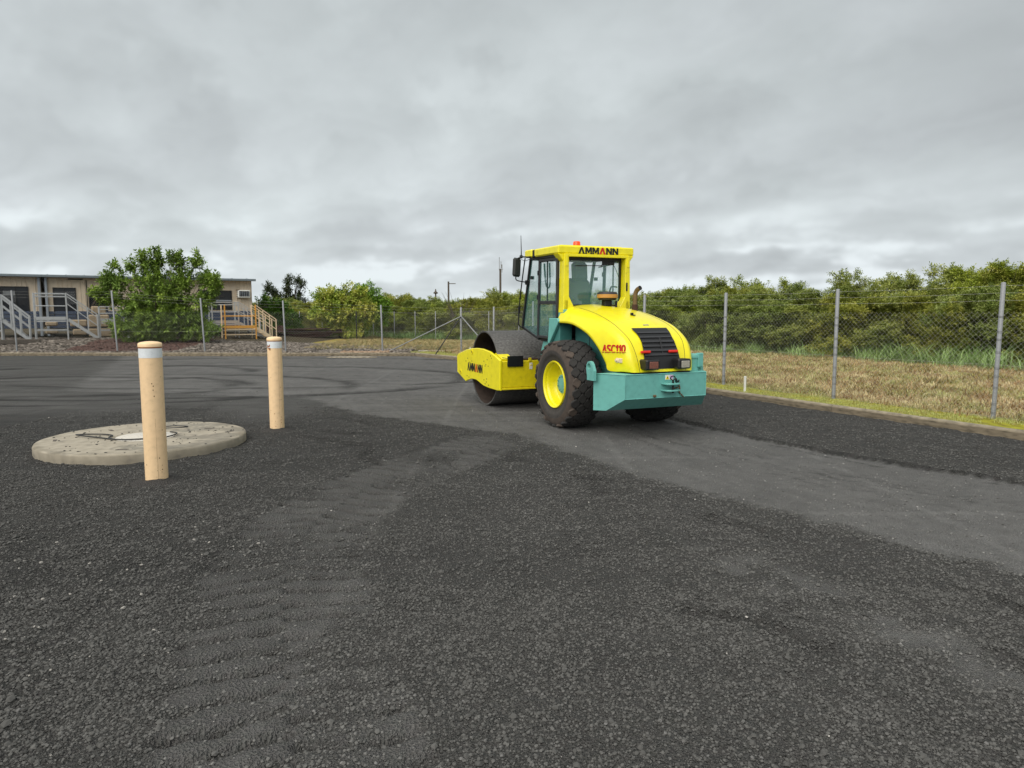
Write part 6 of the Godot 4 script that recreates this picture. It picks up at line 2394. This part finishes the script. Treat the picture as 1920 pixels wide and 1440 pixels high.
func bollard(at: Vector3, high: float, rad: float, label: String, seed_: int) -> void:
	var o := thing("bollard", label, "bollard", at, 0.0, "cream steel bollards")
	var st := begin(true)
	lathe(st, [Vector2(rad, -0.2), Vector2(rad, high - 0.17)], Vector3.ZERO, Vector3.UP, 40)
	piece("pipe", done(st), M.cream, o)
	st = begin(true)
	lathe(st, [Vector2(rad, high - 0.17), Vector2(rad + 0.0015, high - 0.169), Vector2(rad + 0.0015, high - 0.066), Vector2(rad, high - 0.065), Vector2(rad, high - 0.05)], Vector3.ZERO, Vector3.UP, 40)
	piece("reflective_band", done(st), M.band, o)
	st = begin(true)
	lathe(st, [Vector2(rad, high - 0.068), Vector2(rad + 0.0035, high - 0.067), Vector2(rad + 0.0035, high - 0.056), Vector2(rad, high - 0.055)], Vector3.ZERO, Vector3.UP, 40)
	piece("rust_ring", done(st), M.rust_paint, o)
	st = begin(true)
	lathe(st, [Vector2(rad, high - 0.056), Vector2(rad + 0.005, high - 0.054), Vector2(rad + 0.005, high - 0.022), Vector2(rad * 0.96, high - 0.012), Vector2(rad * 0.72, high - 0.003), Vector2(rad * 0.35, high + 0.003), Vector2(0, high + 0.005)], Vector3.ZERO, Vector3.UP, 40)
	piece("cap", done(st), M.cream, o)
	# cracks, chips and rust spots in the paint
	var rng := RandomNumberGenerator.new()
	rng.seed = seed_ * 19
	var face_at := atan2(-at.x, -at.z)
	st = begin()
	var y := 0.02
	var a := face_at + (0.12 if seed_ == 1 else 0.45)
	var top := 0.68 if seed_ == 1 else 1.28
	while y < top:
		var a2 := a + rng.randf_range(-0.025, 0.025)
		var y2 := y + 0.045
		var w := rng.randf_range(0.003, 0.010) * (1.0 if seed_ == 1 else 0.8)
		var q := []
		for e in [[a - w, y], [a + w, y], [a2 + w, y2], [a2 - w, y2]]:
			q.append(Vector3(sin(e[0]) * (rad + 0.0012), e[1], cos(e[0]) * (rad + 0.0012)))
		quad(st, q[0], q[1], q[2], q[3])
		a = a2
		y = y2
	piece("paint_crack", done(st), M.hairline, o)
	st = begin()
	for k in 22:
		var low := rng.randf()
		var h := 0.02 + 0.25 * low * low if k < 15 else rng.randf_range(0.2, high - 0.3)
		if seed_ == 1 and k > 17:
			h = rng.randf_range(0.85, 1.05)
		var an := face_at + rng.randf_range(-1.0, 1.0)
		if seed_ == 1 and k > 17:
			an = face_at + rng.randf_range(-0.02, 0.16)
		var s := rng.randf_range(0.0015, 0.006)
		var q := []
		for e in [[-1, -0.6], [0.7, -1.2], [1, 0.9], [-0.5, 1.3]]:
			q.append(Vector3(sin(an + e[0] * s / rad) * (rad + 0.0014), h + e[1] * s, cos(an + e[0] * s / rad) * (rad + 0.0014)))
		quad(st, q[0], q[1], q[2], q[3])
	piece("paint_chip", done(st), M.rust_paint if seed_ == 2 else M.hairline, o)
	if seed_ == 2:
		st = begin()
		for k in 14:
			var an := face_at - 0.95 + rng.randf_range(-0.25, 0.3)
			var h := high - 0.165 + rng.randf_range(-0.03, 0.05)
			var s := rng.randf_range(0.005, 0.014)
			var q := []
			for e in [[-1, -0.6], [0.7, -1.2], [1, 0.9], [-0.5, 1.3]]:
				q.append(Vector3(sin(an + e[0] * s / rad) * (rad + 0.003), h + e[1] * s, cos(an + e[0] * s / rad) * (rad + 0.003)))
			quad(st, q[0], q[1], q[2], q[3])
		piece("rust_patch", done(st), M.rust_paint, o)
	# gravel banked up at the foot
	st = begin(true)
	var rows := []
	for k in 33:
		var an := TAU * k / 32
		var row := []
		for j in 4:
			var rr: float = rad - 0.01 + [0.0, 0.05, 0.12, 0.2][j]
			var hh: float = [0.035, 0.028, 0.012, -0.03][j] + noise_b.get_noise_2d(at.x + cos(an) * rr * 5.0, at.z + sin(an) * rr * 5.0) * 0.02
			row.append(Vector3(cos(an) * rr, hh, sin(an) * rr))
		rows.append(row)
	st.set_color(Color(0.10, 0.098, 0.092))
	for i in 32:
		for j in 3:
			for v in [rows[i][j], rows[i + 1][j], rows[i + 1][j + 1], rows[i][j], rows[i + 1][j + 1], rows[i][j + 1]]:
				st.set_uv(Vector2(v.x, v.z))
				st.add_vertex(v)
	piece("gravel_collar", done(st), M.gravel, o)


func build_slab() -> void:
	var o := thing("concrete_lid", "large round concrete pit lid with wire loops, flat on the gravel behind a bollard", "concrete lid", Vector3(-5.05, 0, -9.65))
	var st := begin(true)
	# an uneven rim, so the edge reads as cast and chipped; old stains where water stands
	var fine := [Vector2(1.30, -0.1), Vector2(1.30, 0.03), Vector2(1.30, 0.095), Vector2(1.292, 0.11), Vector2(1.272, 0.116)]
	for k in 22:
		fine.append(Vector2(1.24 - k * 0.04, 0.117))
	fine.append(Vector2(0.385, 0.105))
	fine.append(Vector2(0.37, 0.105))
	var sides := 160
	var rows := []
	var tones := []
	for k in sides + 1:
		var a := TAU * (k % sides) / sides
		var row := []
		var trow := []
		for q in fine:
			var rr: float = q.x
			var hh: float = q.y
			if rr > 1.26:
				rr += noise_b.get_noise_2d(cos(a) * 2.0, sin(a) * 2.0 + 9) * 0.006
				if hh > 0.09:
					hh -= maxf(0.0, noise_b.get_noise_2d(cos(a) * 9.0, sin(a) * 9.0 + 5) - 0.2) * 0.008
					rr -= maxf(0.0, noise_b.get_noise_2d(cos(a) * 9.0, sin(a) * 9.0 + 5) - 0.2) * 0.003
			var x := cos(a) * rr
			var z := sin(a) * rr
			var stain := smoothstep(0.0, 0.28, noise_a.get_noise_2d(x * 0.9 + 5.0, z * 1.5 + 2.0) + 0.35 * x - 0.12 + 0.5 * noise_a.get_noise_2d(x * 6.0, z * 6.0))
			var rim_dirt := smoothstep(1.10, 1.29, rr) * clampf(0.35 + noise_a.get_noise_2d(x * 3.0, z * 3.0), 0.0, 1.0) if hh > 0.1 else 0.3 + 0.3 * clampf(noise_b.get_noise_2d(a * 9.0, hh * 5.0) + 0.2, 0.0, 1.0)
			var c := Color(1, 1, 1).lerp(Color(0.42, 0.44, 0.46), stain * 0.6 if hh > 0.1 else 0.0).lerp(Color(0.55, 0.54, 0.50), rim_dirt)
			c *= 0.86 + 0.22 * noise_a.get_noise_3d(x * 7.0, hh * 60.0, z * 7.0)
			c.a = 1.0
			row.append(Vector3(x, hh, z))
			trow.append(c)
		rows.append(row)
		tones.append(trow)
	st.set_smooth_group(0)
	for i in sides:
		for k in fine.size() - 1:
			for f in [[i, k], [i + 1, k], [i + 1, k + 1], [i, k], [i + 1, k + 1], [i, k + 1]]:
				st.set_color(tones[f[0]][f[1]])
				st.add_vertex(rows[f[0]][f[1]])
	piece("slab", done(st), M.concrete, o)
	st = begin(true)
	lathe(st, [Vector2(0.372, 0.06), Vector2(0.372, 0.108), Vector2(0.36, 0.114), Vector2(0.0, 0.116)], Vector3.ZERO, Vector3.UP, 48)
	piece("plug", done(st), M.plug, o)
	# lifting loops of wire
	st = begin(true)
	var loop := smooth_curve([Vector3(0.30, 0.103, 0.16), Vector3(-0.1, 0.112, 0.36), Vector3(-0.52, 0.115, 0.22), Vector3(-0.86, 0.125, 0.10), Vector3(-0.90, 0.12, 0.02), Vector3(-0.62, 0.118, -0.02), Vector3(-0.42, 0.115, 0.06), Vector3(-0.40, 0.11, 0.18), Vector3(-0.30, 0.105, 0.28)], 50)
	tube(st, loop, [0.010], 6)
	piece("wire_loop", done(st), M.window_frame, o).position.y = 0.02
	st = begin(true)
	tube(st, smooth_curve([Vector3(-0.05, 0.11, -0.56), Vector3(0.18, 0.125, -0.52), Vector3(0.30, 0.125, -0.58), Vector3(0.26, 0.12, -0.68), Vector3(0.05, 0.12, -0.70), Vector3(-0.2, 0.11, -0.62)], 30), [0.008], 6)
	piece("wire_loop", done(st), M.window_frame, o).position.y = 0.02
	st = begin(true)
	tube(st, smooth_curve([Vector3(0.30, 0.10, 0.20), Vector3(0.40, 0.115, 0.05), Vector3(0.37, 0.115, -0.14), Vector3(0.22, 0.11, -0.26)], 20), [0.009], 6)
	piece("wire_loop", done(st), M.window_frame, o).position.y = 0.02
	# cast-in lifting pockets
	st = begin()
	for q in [[-0.72, -0.45], [-1.02, 0.35], [0.62, -0.62], [1.02, -0.35], [0.2, 0.95]]:
		var at := Vector3(q[0], 0.1185, q[1])
		prism(st, [Vector2(-0.075, -0.02), Vector2(0.06, -0.026), Vector2(0.08, 0.01), Vector2(-0.06, 0.024)], 0.004, Transform3D(Basis(Vector3.UP, q[0]) * Basis(Vector3.RIGHT, -PI / 2), at))
	piece("lifting_pocket", done(st), M.timber, o)


func build_small_things() -> void:
	# survey pegs by the fence
	for q in [[Vector3(4.95, 0.08, -15.0), 0.36, "white survey peg on the mown field beside the third fence post"], [Vector3(-1.55, 0.08, -26.3), 0.36, "white survey peg on the verge behind the front of the drum"]]:
		var o := thing("survey_peg", q[2], "peg", q[0], 20.0, "white survey pegs")
		piece("peg", box_mesh(Vector3(0, q[1] / 2 - 0.03, 0), Vector3(0.045, q[1] + 0.06, 0.03), 0.004), M.white, o)
	# poles far behind the scrub
	var o := thing("lamp_pole", "slim pole with a short side arm far behind the scrub", "pole", Vector3(-7.45, 0, -84))
	var st := begin(true)
	tube(st, [Vector3(0, -1, 0), Vector3(0, 5.1, 0)], [0.13, 0.10], 8)
	piece("shaft", done(st), M.timber, o)
	st = begin(true)
	bar(st, Vector3(0, 4.85, 0), Vector3(0.75, 4.85, 0), 0.05, 6)
	cbox(st, Vector3(0.7, 4.85, 0), Vector3(0.3, 0.08, 0.12), 0.02)
	piece("arm", done(st), M.timber, o)
	o = thing("antenna_mast", "thin mast with upright aerials left of the roller cab", "mast", Vector3(-1.38, 0, -85))
	st = begin(true)
	tube(st, [Vector3(0, -1, 0), Vector3(0, 6.6, 0)], [0.14, 0.12], 8)
	piece("shaft", done(st), M.timber, o)
	st = begin(true)
	for q in [[-0.12, 6.4, 8.0], [0.08, 6.3, 7.5], [0.2, 6.2, 7.0]]:
		bar(st, Vector3(q[0], q[1], 0), Vector3(q[0], q[2], 0), 0.035, 5)
	cbox(st, Vector3(0.06, 6.6, 0), Vector3(0.5, 0.08, 0.1), 0.01)
	cbox(st, Vector3(0.16, 6.95, 0), Vector3(0.16, 0.4, 0.12), 0.02)
	piece("aerial", done(st), M.galv, o)
	o = thing("siren_post", "small post with a round head showing above the scrub", "post", Vector3(-8.75, 0, -82))
	st = begin(true)
	tube(st, [Vector3(0, -1, 0), Vector3(0, 3.7, 0)], [0.08], 8)
	piece("shaft", done(st), M.timber, o)
	st = begin(true)
	lathe(st, [Vector2(0.0, 0.0), Vector2(0.24, 0.06), Vector2(0.28, 0.14), Vector2(0.10, 0.3), Vector2(0.05, 0.55), Vector2(0, 0.6)], Vector3(0, 3.6, 0), Vector3.UP, 14)
	piece("head", done(st), M.timber, o)
	# a stake beside the flowering tree
	o = thing("star_picket", "dark thin steel stake standing at the right of the flowering tree", "stake", Vector3(-8.65, -0.05, -39.6), 30.0)
	piece("stake", box_mesh(Vector3(0, 0.85, 0), Vector3(0.05, 1.9, 0.05), 0.004), M.window_frame, o)
